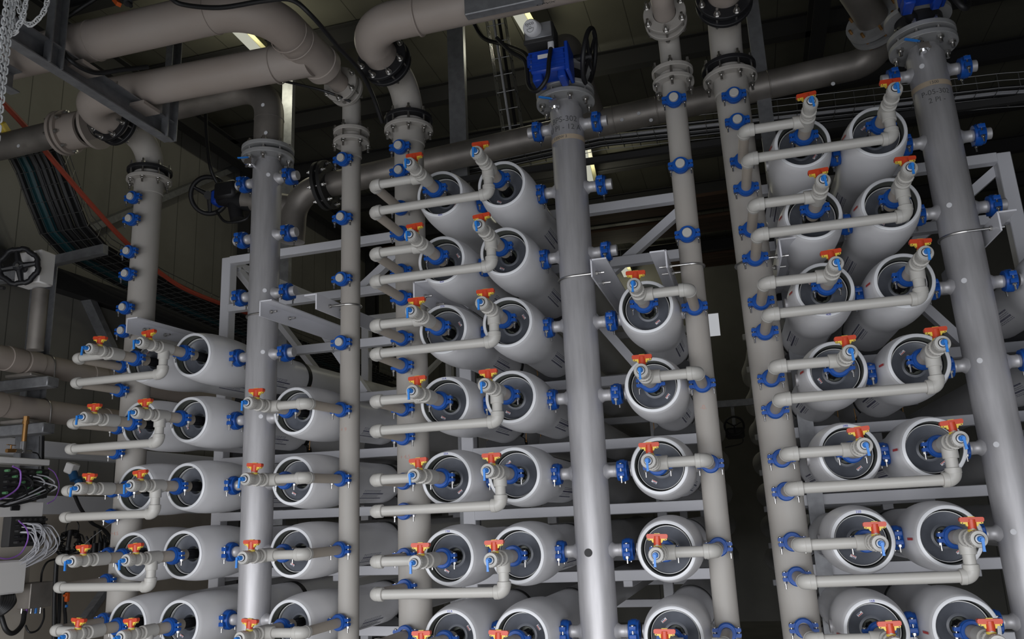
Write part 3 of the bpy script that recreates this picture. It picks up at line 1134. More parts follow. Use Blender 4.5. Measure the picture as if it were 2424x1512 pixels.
        for y_ in (cy - R_ - .006, cy + R_ + .006):
            sg = 1 if dx > 0 else -1
            q.tube([(0, y_, 0), (dx + .045 * sg, y_, 0)], .0055, 8)
            q.hexn((dx + .004 * sg, y_, 0), (dx + .014 * sg, y_, 0), .011)
            q.hexn((dx - .014 * sg, y_, 0), (dx - .004 * sg, y_, 0), .011)
        part('u_bolt', q, BOLT, B)

    # frame ----------------------------------------------------------
    Fm = empty('steel_rack', None, 'white painted square-tube frame holding the vessels of the %s rack' % rk, 'frame', None, MOD[m].copy())
    XL, XR = (.07 if m != 2 else .13), 1.445
    for (yy, bx) in ((.985, .055), (3.0, .05), (5.0, .05)):
        for xx in ((XL, XR) if yy < 2 else ((XL, .945) if m != 2 else (.945,))):
            zt_ = 1.952 if (yy < 2 or xx < .5) else 1.20
            part('upright', MB().bbox((xx, yy + .02, (FZ + zt_) / 2), (.075, .075, zt_ - FZ), .004), FRAME, Fm)
        for r in range(8):
            part('beam', MB().bbox(((XL + (XR if yy < 2 else 1.30)) / 2, yy, Z[r] - .163), ((XR if yy < 2 else 1.30) - XL - .07, .06, .055), .003), FRAME, Fm)
    for xx in ((XL, .945) if m != 2 else (.945,)):
        for zz in ((1.925, .88, -.2) if xx < .5 else (.88, -.2)):
            part('side_rail', MB().bbox((xx, 3.0, zz), (.05, 4.0, .05), .003), FRAME, Fm)
        if xx < .5:
            part('brace', MB().bar((xx, 1.1, 1.9), (xx, 2.95, .9), .045, .05, (1, 0, 0)), FRAME, Fm, smooth=False)
            part('brace', MB().bar((xx, 4.9, 1.9), (xx, 3.05, .9), .045, .05, (1, 0, 0)), FRAME, Fm, smooth=False)
    part('brace', MB().bar((XR, 1.06, 1.90), (.95, 1.06, 1.53), .05, .06, (0, 1, 0)), FRAME, Fm, smooth=False)
    part('brace', MB().bar((.80, 1.06, 1.36), (1.12, 1.06, .92), .05, .06, (0, 1, 0)), FRAME, Fm, smooth=False)

exec_part2 = True
# ------------------------------------------------------------------ overhead collector pipes
OR = .098
ZC = 2.545


def world_pt(m, x, y, z):
    return MOD[m] @ Vector((x, y, z))


def weld(mb, p, d, r):
    mb.lathe([(r, -.004), (r + .004, -.002), (r + .004, .002), (r, .004)], p, d, 44, close=True)


# left rack: right riser flange -> pipe towards the viewer -> bend to the left; second pipe from the left riser tees into it
fr_ = world_pt(0, RR, .13 - .062, 2.530)
fl_ = world_pt(0, LL, -.055 - .062, 2.505)
OP = empty('overhead_collector_pipe', fr_, 'big pinkish-beige overhead pipe running left and turning down to the left rack right riser', 'pipe')
yl_ = fl_.y - .22
yu_ = -.62
q = MB()
e0 = Vector((fr_.x, fr_.y + .02, fr_.z))
q.lathe([(RR_ + .001, 0), (RR_ + .001, .10), (OR, .20), (OR + .006, .205), (OR + .006, .26), (OR, .262)], e0, (0, -1, 0), 44)
q.v = [tuple(Vector(p) - fr_) for p in q.v]
part('reducer', q, PVCO, OP)
q = MB()
pts = rounded([(e0.x, e0.y - .2, e0.z), (e0.x - .01, yu_, ZC + .03), (WX + .1, yu_, ZC + .05)], .24, 14)
q.tube(pts, OR, 44)
weld(q, Vector((e0.x - .26, yu_, ZC + .031)), (1, 0, 0), OR)
weld(q, Vector((e0.x - .95, yu_, ZC + .035)), (1, 0, 0), OR)
weld(q, Vector((e0.x - .002, yu_ + .25, ZC + .01)), (0, 1, 0), OR)
weld(q, Vector((e0.x - .002, yu_ + .32, ZC + .01)), (0, 1, 0), OR)
q.v = [tuple(Vector(p) - fr_) for p in q.v]
part('pipe', q, PVCO, OP)
OP2 = empty('overhead_collector_pipe', fl_, 'lower pinkish-beige overhead pipe bending down to the left riser of the left rack', 'pipe')
q = MB()
q.tube(rounded([(fl_.x, fl_.y + .02, fl_.z), (fl_.x, yl_, fl_.z + .005), (e0.x, yl_ + .03, ZC + .0)], .17, 12), OR - .004, 44)
q.lathe([(OR - .004, 0), (OR + .004, .003), (OR + .004, .05), (OR - .004, .052)], (fl_.x + .28, yl_, ZC - .025), (1, 0, 0), 44, close=True)
weld(q, Vector((e0.x - .20, yl_ + .028, ZC)), (1, 0, 0), OR)
q.v = [tuple(Vector(p) - fl_) for p in q.v]
part('pipe', q, PVCO, OP2)
# middle rack: left riser flange -> bend to the right
fb_ = world_pt(1, LL, -.055 - .062, 2.505)
OP3 = empty('overhead_collector_pipe', fb_, 'big beige overhead pipe running right from the bend above the middle rack', 'pipe')
q = MB()
q.tube(rounded([(fb_.x, fb_.y + .03, fb_.z), (fb_.x, fb_.y - .245, fb_.z + .005), (5.2, fb_.y - .20, fb_.z + .04)], .19, 14), [LR_ + .006] * 2 + [OR - .006] * 40, 44)
q.lathe([(OR - .006, 0), (OR + .002, .003), (OR + .002, .012), (OR - .006, .015)], (fb_.x + .30, fb_.y - .243, fb_.z + .006), (1, 0, 0), 44, close=True)
q.v = [tuple(Vector(p) - fb_) for p in q.v]
part('pipe', q, PVCO, OP3)
me = text_mesh('CPVX', .035)
o = link('writing', me.copy(), OP3, None, Matrix.Translation(at(1292, 8, y=fb_.y - .33) - fb_) @ Euler((radians(50), 0, 0)).to_matrix().to_4x4())
o.data.materials.clear(); o.data.materials.append(BLACKINK)

# galvanised channel frame carrying the overhead pipes at the left
cz = 2.40
ca = at(40, 92, z=cz); cb = at(376, 318, z=cz)
GF = empty('pipe_hanger', ca, 'galvanised channel frame hung from the roof under the two left overhead pipes', 'support frame')
q = MB().chan((ca.x, ca.y - .1, cz), (ca.x, cb.y, cz), .12, .06, .007, (1, 0, 0))
q.v = [tuple(Vector(p) - ca) for p in q.v]
part('channel', q, GALV, GF, smooth=False)
h1 = at(100, 60, y=yu_ + .12); h2 = at(402, 200, y=cb.y)
for (yy, nm) in ((at(130, 100, x=ca.x + .05).y, 0), (cb.y - .03, 1)):
    q = MB().chan((ca.x + .03, yy, cz - .06), (ca.x + .03, yy, RZ - .24), .08, .045, .006, (1, 0, 0))
    q.v = [tuple(Vector(p) - ca) for p in q.v]
    part('hanger', q, GALV, GF, smooth=False)
for ys_ in (yu_, yl_):
    part('pipe_shoe', MB().box((.05, ys_ - ca.y, .030), (.10, .13, .02)), PVCO, GF, smooth=False)
q = MB().chan((ca.x - .35, ca.y - .1, cz - .0), (ca.x - .35, ca.y + .30, cz - .0), .12, .06, .007, (1, 0, 0))
single('support_channel', q, GALV, 'short galvanised channel beside the left end of the pipe support frame', 'support', smooth=False)

# channel in front of the middle overhead pipe
a = at(1100, 32, y=fb_.y - .33); c = at(1262, 2, y=fb_.y - .33)
q = MB().bbox(((a.x + c.x) / 2 + .02, a.y + .02, (a.z + c.z) / 2 + .045), (c.x - a.x + .04, .05, .10), .004)
single('support_channel', q, GALV, 'grey steel channel clamped along the front of the middle overhead pipe', 'support', smooth=False)

# ------------------------------------------------------------------ stainless feed pipes behind
# left: pipe coming in from the left, bending down onto the left header
ht = world_pt(0, HX, YH, 2.286)
q = MB()
hz = 2.765
FP = empty('feed_pipe', ht, 'dull stainless pipe crossing left behind the overhead pipes, bending down onto the left header', 'pipe')
q.tube(rounded([(ht.x, ht.y, ht.z), (ht.x, ht.y, hz), (WX + .1, ht.y + .03, hz - .06)], .21, 12), HR + .002, 40)
weld(q, Vector((ht.x, ht.y, 2.52)), (0, 0, 1), HR)
weld(q, Vector((ht.x - .26, ht.y, hz)), (1, 0, 0), HR)
q.v = [tuple(Vector(p) - ht) for p in q.v]
part('pipe', q, STEELW, FP)
for (px, py) in ((622, 248), (629, 314), (43, 345)):
    d_ = at(px, py, y=ht.y - HR - .002)
    q = MB().cyl(d_ - ht, d_ - ht + Vector((0, .003, 0)), .0115, 16)
    part('paper_dot', q, STICK, FP)
# flanged beige piece on that pipe
fx = at(150, 320, y=ht.y).x
q = MB()
for dx_, rr2 in ((-.012, .145), (.025, .142)):
    q.lathe([(HR, -.011), (rr2, -.011), (rr2, .011), (HR, .011)], (fx + dx_, ht.y + .01, hz - .045), (1, 0, 0), 44, close=True)
q.lathe([(HR, .03), (.118, .032), (.118, .17), (.10, .17)], (fx, ht.y + .01, hz - .045), (1, 0, 0), 44)
q.lathe([(HR, -.011), (.15, -.011), (.15, .011), (HR, .011)], (fx + .24, ht.y + .01, hz - .04), (1, 0, 0), 44, close=True)
q.v = [tuple(Vector(p) - ht) for p in q.v]
part('flange', q, PVCO, FP)
for k in range(8):
    a = 2 * pi * (k + .5) / 8
    q = MB().cyl((fx - .05, ht.y + .01 + .125 * cos(a), hz - .045 + .125 * sin(a)), (fx + .065, ht.y + .01 + .125 * cos(a), hz - .045 + .125 * sin(a)), .008, 8)
    q.hexn((fx + .036, ht.y + .01 + .125 * cos(a), hz - .045 + .125 * sin(a)), (fx + .05, ht.y + .01 + .125 * cos(a), hz - .045 + .125 * sin(a)), .014)
    q.v = [tuple(Vector(p) - ht) for p in q.v]
    part('bolt', q, BOLT, FP)

# manifold across the back at y = 1, with a flange pair at its left end
m0 = at(700, 455, y=1.0); m1 = at(1990, 162, y=1.0)
MF = empty('feed_manifold', m0, 'long stained stainless pipe crossing behind the middle rack up to the right', 'pipe')
ht2 = world_pt(2, HX, YH, 2.286)
dirm = (m1 - m0).normalized()
q = MB()
f2 = at(2078, 62, y=.80)
k1 = m1 + dirm * .30
q.tube(rounded([m0 + Vector((-.02, 0, -.35)), m0, k1, f2, f2 + (f2 - k1) * 1.4], .20, 12), .083, 36)
for px in (780, 1455, 1833, 1560):
    t_ = (at(px, 300, y=1.0).x - m0.x) / dirm.x
    weld(q, m0 + dirm * t_, dirm, .083)
q.v = [tuple(Vector(p) - m0) for p in q.v]
part('pipe', q, STEELW, MF)
q = MB()
t_ = (at(765, 430, y=1.0).x - m0.x) / dirm.x
for dt in (0, .045):
    q.lathe([(.08, -.012), (.165, -.012), (.165, .012), (.08, .012)], m0 + dirm * (t_ + dt), dirm, 44, close=True)
q.v = [tuple(Vector(p) - m0) for p in q.v]
part('flange', q, DARKST, MF)
for k in range(8):
    a = 2 * pi * (k + .5) / 8
    u_, v_, w_ = frame_z(dirm)
    base = m0 + dirm * t_ + u_ * (.138 * cos(a)) + v_ * (.138 * sin(a)) - m0
    part('bolt', MB().cyl(base - dirm * .045, base + dirm * .09, .008, 8).hexn(base - dirm * .03, base - dirm * .014, .015).hexn(base + dirm * .058, base + dirm * .074, .015), BOLT, MF)
for (px, py) in ((1512, 268), (1472, 283), (1541, 284), (1972, 198)):
    d_ = at(px, py, y=1.0 - .086)
    part('paper_dot', MB().cyl(d_ - m0, d_ - m0 + Vector((0, .003, 0)), .011, 14), STICK, MF)

# drops from the manifold to the middle and right headers
for m, lab in ((1, 'stainless bend joining the back manifold to the middle header top'), (2, 'stainless bend joining the back manifold to the right header top')):
    hh = world_pt(m, HX, YH, 2.37)
    zt = 2.62 if m == 1 else 3.05
    F2 = empty('feed_bend', hh, lab, 'pipe')
    q = MB().tube(rounded([(hh.x, hh.y, hh.z), (hh.x, hh.y, zt), (hh.x, 1.0, zt - .06)], .18, 12), HR, 40)
    q.v = [tuple(Vector(p) - hh) for p in q.v]
    part('pipe', q, STEELW, F2)
    q = MB().lathe([(.07, 0), (.148, 0), (.148, .022), (.07, .022)], (0, 0, 0), (0, 0, 1), 44, close=True)
    part('flange', q, FLG, F2)
    if m == 2:
        w2_ = (f2 - k1).normalized()
        for dt in (0, .05):
            part('side_flange', MB().lathe([(.08, -.012), (.15, -.012), (.15, .012), (.08, .012)], f2 - hh + w2_ * dt, w2_, 44, close=True), FLG, F2)
        for k in range(8):
            u_, v_, w_ = frame_z(w2_)
            a = 2 * pi * (k + .5) / 8
            bb = f2 - hh + (u_ * cos(a) + v_ * sin(a)) * .124
            part('bolt', MB().hexn(bb - w_ * .030, bb - w_ * .012, .014).cyl(bb - w_ * .03, bb + w_ * .09, .008, 8), BRASS, F2)
    # butterfly valve between header flange and bend, with blue actuator
    ww = world_pt(m, HX, YH, 2.30)
    V = empty('butterfly_valve', ww, 'butterfly valve with blue actuator on top of the %s header' % RACK[m], 'valve')
    q = MB().lathe([(.06, -.012), (.105, -.012), (.105, .068), (.06, .068)], (0, 0, 0), (0, 0, 1), 40, close=True)
    q.cyl((-.04, -.08, .03), (-.09, -.16, .06), .026, 18)
    part('valve_body', q, BLACK, V)
    dx = -.025 if m == 1 else -.02; dy = -.20; dz = .030 if m == 1 else .12
    q = MB().bbox((dx, dy, dz), (.18, .12, .125), .012)
    q.cyl((dx - .08, dy, dz), (dx - .08, dy, dz + .06), .040, 24)
    q.bbox((dx + .095, dy, dz + .0), (.02, .14, .16), .004)
    q.bbox((dx - .06, dy, dz - .075), (.05, .10, .05), .006)
    q.bbox((dx + .06, dy, dz - .075), (.04, .10, .05), .006)
    for k in range(4):
        q.box((dx, dy - .066, dz - .045 + k * .03), (.19, .006, .006))
    part('actuator', q, BLUED, V)
    part('nameplate', MB().box((dx - .02, dy - .071, dz + .015), (.055, .002, .022)), STICK, V)
    if m == 1:
        q = MB().bbox((dx - .035, dy - .02, dz + .145), (.150, .12, .11), .010)
        q.bbox((dx - .035, dy - .085, dz + .095), (.150, .02, .022), .004)
        sbx = part('switch_box', q, DARKST, V)
        part('clear_cover', MB().bbox((dx - .035, dy - .084, dz + .150), (.135, .012, .085), .004), GALV, sbx)
        cc = Vector((dx - .055, dy - .09, dz + .16))
        q = MB().lathe([(0, .045), (.036, .045), (.040, .040), (.042, 0), (0, 0)], cc, (-.2, -1, -.25), 28)
        dial = part('dial', q, STICK, sbx)
        wdir = Vector((-.2, -1, -.25)).normalized()
        T = (-wdir).to_track_quat('-Z', 'Z').to_matrix().to_4x4()
        xa = Vector((0, 0, 1)).cross(wdir).normalized()
        ya = wdir.cross(xa)
        T = Matrix(((xa.x, ya.x, wdir.x, 0), (xa.y, ya.y, wdir.y, 0), (xa.z, ya.z, wdir.z, 0), (0, 0, 0, 1)))
        me = text_mesh('tyco', .026); me.materials.append(BLACKINK)
        link('writing', me, dial, None, Matrix.Translation(cc + wdir * .0455) @ T @ Matrix.Translation((0, .016, 0)))
        q = MB().tube(arc((0, 0, 0), .018, pi, 2 * pi, 12, (1, 0, 0), (0, 1, 0)) + [Vector((-.018, 0, 0))], .001, 6)
        q.tube(arc((0, .004, 0), .006, 0, 2 * pi, 12, (1, 0, 0), (0, 1, 0)), .0008, 6)
        part('dial_mark', q, BLACKINK, dial, Matrix.Translation(cc + wdir * .0455) @ T @ Matrix.Translation((0, -.008, 0)))
        part('cable_gland', MB().cyl((dx + .02, dy - .06, dz + .09), (dx + .02, dy - .062, dz + .055), .016, 16), STICK, sbx)
        q = MB().tube(spline([(dx + .02, dy - .062, dz + .06), (dx + .015, dy - .10, dz - .03), (dx - .0, dy - .11, dz - .13), (dx - .06, dy - .08, dz - .17), (dx - .11, dy - .03, dz - .10), (dx - .13, dy, dz + .05), (dx - .22, dy + .05, dz + .16), (dx - .30, dy + .1, dz + .28)]), .011, 10)
        part('flexible_conduit', q, CABLE, V)
        hw = Vector((.155, -.10, .10))
        q = MB().tube(arc(hw, .135, 0, 2 * pi, 40, (.25, -.15, .95), (0, 1, .15))[:-1], .012, 10, closed=True)
        q.cyl(hw + Vector((-.10, 0, 0)), hw + Vector((.015, 0, 0)), .022, 16)
        for k in range(4):
            a = pi / 2 * k + .4
            q.tube([hw, hw + Vector((.25, -.15, .95)).normalized() * .135 * cos(a) + Vector((0, 1, .15)).normalized() * .135 * sin(a)], .009, 8)
        part('handwheel', q, BLACK, V)
    else:
        q = MB().tube(spline([(dx + .05, dy - .06, dz - .02), (dx + .09, dy - .10, dz - .12), (dx + .13, dy - .10, dz - .2), (dx + .17, dy - .04, dz - .13), (dx + .17, dy, dz + .1), (dx + .2, dy + .2, dz + .4)]), .014, 10)
        q.tube(spline([(dx + .24, dy, dz + .3), (dx + .27, dy - .05, dz + .02), (dx + .34, dy, dz - .04), (dx + .40, dy, dz + .3)]), .016, 10)
        part('flexible_conduit', q, CABLE, V)

# hand-wheel valve behind the left header
c = at(495, 462, y=1.0)
HV = empty('handwheel_valve', c, 'black handwheel and gearbox valve in the dark, left of the left steel header', 'valve')
nrm = (CAM - c).normalized(); nrm = (nrm + Vector((-.35, 0, .1))).normalized()
u_, v_, w_ = frame_z(nrm)
q = MB().tube([Vector((0, 0, 0)) + (u_ * cos(a) + v_ * sin(a)) * .128 for a in [2 * pi * i / 40 for i in range(40)]], .017, 10, closed=True)
for k in range(3):
    a = 2 * pi * k / 3 + .5
    q.tube([(0, 0, 0), (u_ * cos(a) + v_ * sin(a)) * .128], [.02, .012], 8)
q.cyl(w_ * .02, -w_ * .12, .03, 18)
part('handwheel', q, BLACK, HV)
q = MB().bbox((.17, .0, -.01), (.17, .16, .13), .02).cyl((.10, 0, -.03), (.36, 0, -.12), .06, 24).cyl((.2, 0, -.05), (.24, 0, -.22), .05, 20)
part('gearbox', q, BLACK, HV)
part('valve_neck', MB().cyl((.30, 0, -.08), m0 - c + Vector((.0, 0, -.10)), .075, 28), STEELW, HV)
q = MB().bbox((.07, .02, -.03), (.08, .12, .11), .02)
part('actuator', q, BLUED, HV)
q = MB().tube(spline([at(487, 268, y=.9) - c, at(489, 320, y=.9) - c, at(497, 390, y=.9) - c, at(510, 425, y=.95) - c, at(530, 450, y=1.0) - c]), .013, 10)
q.tube(spline([at(512, 500, y=.95) - c, at(535, 525, y=.95) - c, at(580, 520, y=.95) - c, at(595, 500, y=.97) - c]), .009, 8)
part('cable', q, CABLE, HV)

# far handwheel between the middle and right racks
c = at(1738, 1008, y=4.2)
HV2 = empty('handwheel_valve', c, 'small dark handwheel valve far back between the middle and right racks', 'valve')
q = MB().tube([Vector((cos(a) * .085, 0, sin(a) * .085)) for a in [2 * pi * i / 28 for i in range(28)]], .010, 8, closed=True)
for k in range(3):
    a = 2 * pi * k / 3 + .5
    q.tube([(0, 0, 0), (cos(a) * .085, 0, sin(a) * .085)], .008, 6)
part('handwheel', q, BLACK, HV2)
part('valve_body', MB().bbox((.0, .08, -.06), (.17, .12, .10), .02).tube(spline([(.06, 0, -.08), (.05, -.02, -.16), (-.1, 0, -.19)]), .006, 6), DARKST, HV2)
q = MB().bar((c.x - .35, 4.3, c.z + .22), (c.x + .3, 4.3, c.z + .22), .05, .06).bar((c.x - .35, 4.3, FZ), (c.x - .35, 4.3, c.z + .25), .06, .06, (0, 1, 0)).bar((c.x, 4.3, c.z + .2), (c.x, 4.25, c.z - .1), .03, .03, (0, 1, 0)).bar((c.x + .3, 4.3, FZ), (c.x + .3, 4.3, c.z + .25), .06, .06, (0, 1, 0))
single('steel_support', q, GALV, 'grey steel stand carrying the far handwheel valve between the racks', 'support', smooth=False)

# ------------------------------------------------------------------ cable trays
def tray(name, lab, path, side, width, depth_dir, h, step, nlong=4, r=.0028, cables=(), grp=None):
    """wire basket: path of bottom centre points, side vector (half width), up vector"""
    P = [Vector(p) for p in path]
    T = empty(name, P[0], lab, 'cable tray')
    q = MB()
    s = Vector(side) * width / 2
    u = Vector(depth_dir) * h
    offs = [s * (-1 + 2 * i / (nlong - 1)) for i in range(nlong)] + [s + u, -s + u, s + u * .5, -s + u * .5]
    for o_ in offs:
        q.tube([p + o_ - P[0] for p in P], r, 6)
    tot = [0]
    for a_, b_ in zip(P[:-1], P[1:]):
        tot.append(tot[-1] + (b_ - a_).length)
    d = 0
    while d < tot[-1]:
        for i in range(len(P) - 1):
            if tot[i] <= d <= tot[i + 1]:
                p = P[i].lerp(P[i + 1], (d - tot[i]) / (tot[i + 1] - tot[i])) - P[0]
                q.tube([p + s + u, p + s, p - s, p - s + u], r, 5)
                break
        d += step
    part('wire_basket', q, WIRE, T)
    for (off, hh, rr2, mm) in cables:
        part('cable', MB().tube([p + s * off + Vector(depth_dir) * hh - P[0] for p in P], rr2, 8), mm, T)
    return T


# horizontal tray crossing behind the racks
tray('wire_cable_tray', 'long wire basket tray with cables crossing behind the middle and right racks',
     [at(965, 432, y=1.45), at(1420, 335, y=1.45), at(2360, 232, y=1.45), at(2700, 210, y=1.45)], (0, 1, 0), .26, (0, 0, 1), .09, .11, 5, .0022,
     [(-.7, .015, .012, CABLE), (-.3, .012, .010, GREYC), (0, .02, .014, CABLE), (.4, .015, .014, CABLE), (.75, .018, .012, CABLE)])
b = MB()
for px in (1290, 1490, 1890, 2300):
    a = at(px, 345, y=1.45)
b = MB().bar(at(960, 445, y=1.32), at(2430, 232, y=1.32), .03, .04)
single('tray_rail', b, DARKST, 'dark steel rail under the wire tray behind the racks', 'rail', smooth=False)
# steep tray dropping from the roof between middle header and post
va = at(1170, 40, y=1.6); vb_ = at(1222, 375, y=1.6)
va2 = va + (va - vb_) * .3
tray('wire_cable_tray', 'steep ladder-like wire tray dropping past the middle overhead pipe', [va2, va, vb_], (1, 0, 0), .14, (0, 1, 0), .08, .14, 3, .0035,
     [(-.2, .02, .010, GREYC), (.4, .02, .012, CABLE)])
# left wall trays
lt = [at(18, 395, x=-3.5) + Vector((0, -.25, .35)), at(60, 420, x=-3.45), at(120, 505, x=-3.4), at(150, 560, x=-3.38), at(185, 600, x=-3.36)]
tray('wire_cable_tray', 'wire basket tray full of teal and black cables sweeping down the left wall',
     [at(60, 330, x=-3.32), at(95, 400, x=-3.32), at(120, 470, x=-3.32), at(150, 545, x=-3.32), at(200, 600, x=-3.32), at(330, 672, x=-3.32), at(560, 775, x=-3.32), at(905, 905, x=-3.32)],
     (1, 0, 0), .46, (0, .3, 1), .10, .12, 7, .0032,
     [(-.9, .02, .022, CABLE), (-.7, .03, .018, TEAL), (-.45, .03, .030, TEAL), (-.15, .03, .03, CABLE), (.1, .03, .028, CABLE), (.35, .02, .016, CABLE), (.6, .03, .03, CABLE), (.85, .03, .02, CABLE)])
q = MB().tube(spline([at(-30, 205, x=-3.05), at(60, 300, x=-3.05), at(130, 385, x=-3.05), at(230, 500, x=-3.05), at(300, 575, x=-3.05), at(385, 650, x=-3.05), at(470, 698, x=-3.05), at(640, 760, x=-3.05)]), .020, 10)
single('orange_conduit', q, ORANGEP, 'long orange-red conduit slanting down across the left wall', 'conduit')
q = MB().bbox((0, 0, 0), (.05, .12, .05), .01, Euler((-.7, 0, 0)).to_matrix())
single('yellow_tag', q, YELLOW, 'small yellow cable tag at the left edge above the stainless feed pipe', 'tag', None, Matrix.Translation(at(14, 310, x=-2.9)))

# black hoses over the overhead pipes
q = MB().tube(spline([at(400, -10, y=-.85, ), at(430, 10, y=-.80), at(520, 18, y=-.78), at(625, 2, y=-.78), at(690, 0, y=-.77), at(740, 40, y=-.70), at(800, 110, y=-.45), at(850, 165, y=-.2), at(880, 220, y=0), at(905, 290, y=.15)]), .011, 10)
single('black_hose', q, CABLE, 'thin black cable looping over the big overhead bend and down to the middle rack', 'cable')
q = MB().tube(spline([at(230, -5, y=-.7), at(190, 20, y=-.72), at(145, 55, y=-.73), at(143, 105, y=-.75), at(170, 145, y=-.74), at(225, 172, y=-.6), at(290, 165, y=-.5), at(350, 158, y=-.4)]), .012, 10)
single('black_hose', q, CABLE, 'black cable loop hanging around the galvanised pipe support frame', 'cable')
q = MB().tube(spline([at(560, 165, y=.1), at(640, 185, y=.1), at(760, 213, y=.1), at(830, 240, y=.2)]), .008, 8)
single('black_hose', q, CABLE, 'thin black cable stretched below the lower left overhead pipe', 'cable')
q = MB().tube(spline([at(1118, 50, y=.9), at(1145, 90, y=.9), at(1200, 108, y=.8), at(1245, 130, y=.5), at(1262, 180, y=.3)]), .013, 10)
single('black_hose', q, CABLE, 'black corrugated conduit running from the steep wire tray to the blue actuator', 'conduit')

# orange handled cock on the upper overhead pipe
c = at(300, 12, y=yu_ - .05)
OC = empty('drain_cock', c, 'small drain cock with orange lever on top of the upper overhead pipe', 'valve')
part('lever', MB().bar((-.045, -.03, .02), (.0, -.05, -.03), .022, .02), ORANGE, OC)
part('cock_body', MB().cyl((-.01, 0, .045), (.025, -.02, -.005), .022, 14).cyl((.02, -.02, 0), (.045, -.02, -.03), .010, 10), DARKST, OC)

# ------------------------------------------------------------------ hoist chain top left
def chain(mb, pts, pitch=.0175, wid=.0150, r=.0026):
    P = spline(pts, 14) if len(pts) > 2 else [Vector(p) for p in pts]
    # resample
    cum = [0]
    for a_, b_ in zip(P[:-1], P[1:]):
        cum.append(cum[-1] + (b_ - a_).length)
    n = int(cum[-1] / pitch)
    i = 0
    for k in range(n):
        d = k * pitch
        while i < len(cum) - 2 and cum[i + 1] < d:
            i += 1
        p = P[i].lerp(P[i + 1], (d - cum[i]) / max(1e-6, cum[i + 1] - cum[i]))
        w = (P[i + 1] - P[i]).normalized()
        a_ = Vector((.95, .25, 0))
        u = (a_ - w * a_.dot(w)).normalized()
        v = w.cross(u)
        if k % 2:
            u = (u * .35 + v * .94).normalized()
        else:
            u = (u * .94 - v * .35).normalized()
        L = pitch * 1.62 / 2 - wid / 2
        ring = [p + u * (wid / 2 * cos(t)) + w * (L + wid / 2 * sin(t)) for t in [pi * j / 6 for j in range(7)]] + \
               [p + u * (wid / 2 * cos(t)) + w * (-L + wid / 2 * sin(t)) for t in [pi + pi * j / 6 for j in range(7)]]
        mb.tube(ring, r, 6, closed=True)


def vert(px, py, y, z1, z0):
    a = at(px, py, y=y)
    return [(a.x, a.y, z1), (a.x, a.y, z0)]


q = MB(); chain(q, vert(14, 20, -1.7, 2.9, 1.30)); single('hoist_chain', q, CHAINM, 'white zinc hoist chain hanging straight at the far left, outer strand', 'chain', 'hoist chains')
q = MB(); chain(q, vert(29, 20, -1.68, 2.9, 1.30)); single('hoist_chain', q, CHAINM, 'white zinc hoist chain hanging straight just right of the outer strand', 'chain', 'hoist chains')
q = MB(); chain(q, [at(28, -30, y=-1.66), at(30, 60, y=-1.66), at(34, 78, y=-1.66), at(44, 60, y=-1.66), at(56, 35, y=-1.66), at(66, -30, y=-1.66)])
single('hoist_chain', q, CHAINM, 'short chain loop hanging between the straight strands and the wide loop', 'chain', 'hoist chains')
q = MB(); chain(q, [at(40, -30, y=-1.6), at(46, 20, y=-1.6), at(56, 48, y=-1.6), at(72, 58, y=-1.6), at(90, 45, y=-1.6), at(106, 22, y=-1.6), at(120, -30, y=-1.6)])
single('hoist_chain', q, CHAINM, 'wide slack chain loop swinging to the right of the straight strands', 'chain', 'hoist chains')

# ------------------------------------------------------------------ left side: big pipes, handwheel, cabinets
for (z_, lab, yy0, yy1) in ((1.33, 'upper large beige pipe running back along the left wall', -.2, 6), (1.02, 'lower large beige pipe running back along the left wall', -.2, 6)):
    x_ = -3.0
    L_ = empty('large_pipe', (x_, .5, z_), lab, 'pipe', 'large left pipes')
    q = MB().cyl((0, -.9, 0), (0, 5, 0), .078, 40)
    for ys in (.0, .14, .72) if z_ > 1.2 else (-.12, .9):
        q.lathe([(.078, -.06), (.084, -.058), (.084, .058), (.078, .06)], (0, ys + .15, 0), (0, 1, 0), 40, close=True)
    part('pipe', q, PVCO, L_)
    q = MB().tube(arc((0, .42, 0), .082, -.1, pi + .1, 18, (1, 0, 0), (0, 0, 1)), .005, 8).tube([(.082, .42, 0), (.082, .42, -.12)], .005, 8).tube([(-.082, .42, 0), (-.082, .42, -.12)], .005, 8)
    part('u_bolt', q, BOLT, L_)
    S = empty('pipe_support_bracket', (x_, .80, z_ - .1), 'rust-stained grey steel bracket under the %s large left pipe' % ('upper' if z_ > 1.2 else 'lower'), 'bracket')
    part('arm', MB().bbox((-.20, .0, -.045), (.80, .10, .07), .006), GALV, S)
    part('pipe_shoe', MB().bbox((0.0, -.02, .004), (.22, .16, .022), .004), STEELW, S)

# black handwheel with white box
c = at(45, 630, y=.3)
HW = empty('handwheel_valve', c, 'large black four-spoke handwheel with white gearbox at the left edge', 'valve')
nrm = Vector((.42, -.9, -.05)).normalized()
u_, v_, w_ = frame_z(nrm)
q = MB()
ring = []
for i in range(64):
    a = 2 * pi * i / 64
    ring.append((u_ * cos(a) + v_ * sin(a)) * (.112 + .0035 * (1 if (i // 4) % 2 else -1)))
q.tube(ring, .017, 10, closed=True)
for k in range(4):
    a = pi / 2 * k + .2
    q.tube([(0, 0, 0), (u_ * cos(a) + v_ * sin(a)) * .11], [.024, .013], 8)
q.lathe([(0, .02), (.03, .02), (.036, .01), (.036, -.03), (0, -.03)], (0, 0, 0), w_, 20)
q.cyl((0, 0, 0), -w_ * .1, .02, 14)
part('handwheel', q, BLACK, HW)
part('hub_nut', MB().hexn(w_ * .02, w_ * .03, .011), BOLT, HW)
part('gearbox', MB().bbox((-.02, .14, .02), (.20, .12, .22), .008), BOXW, HW)
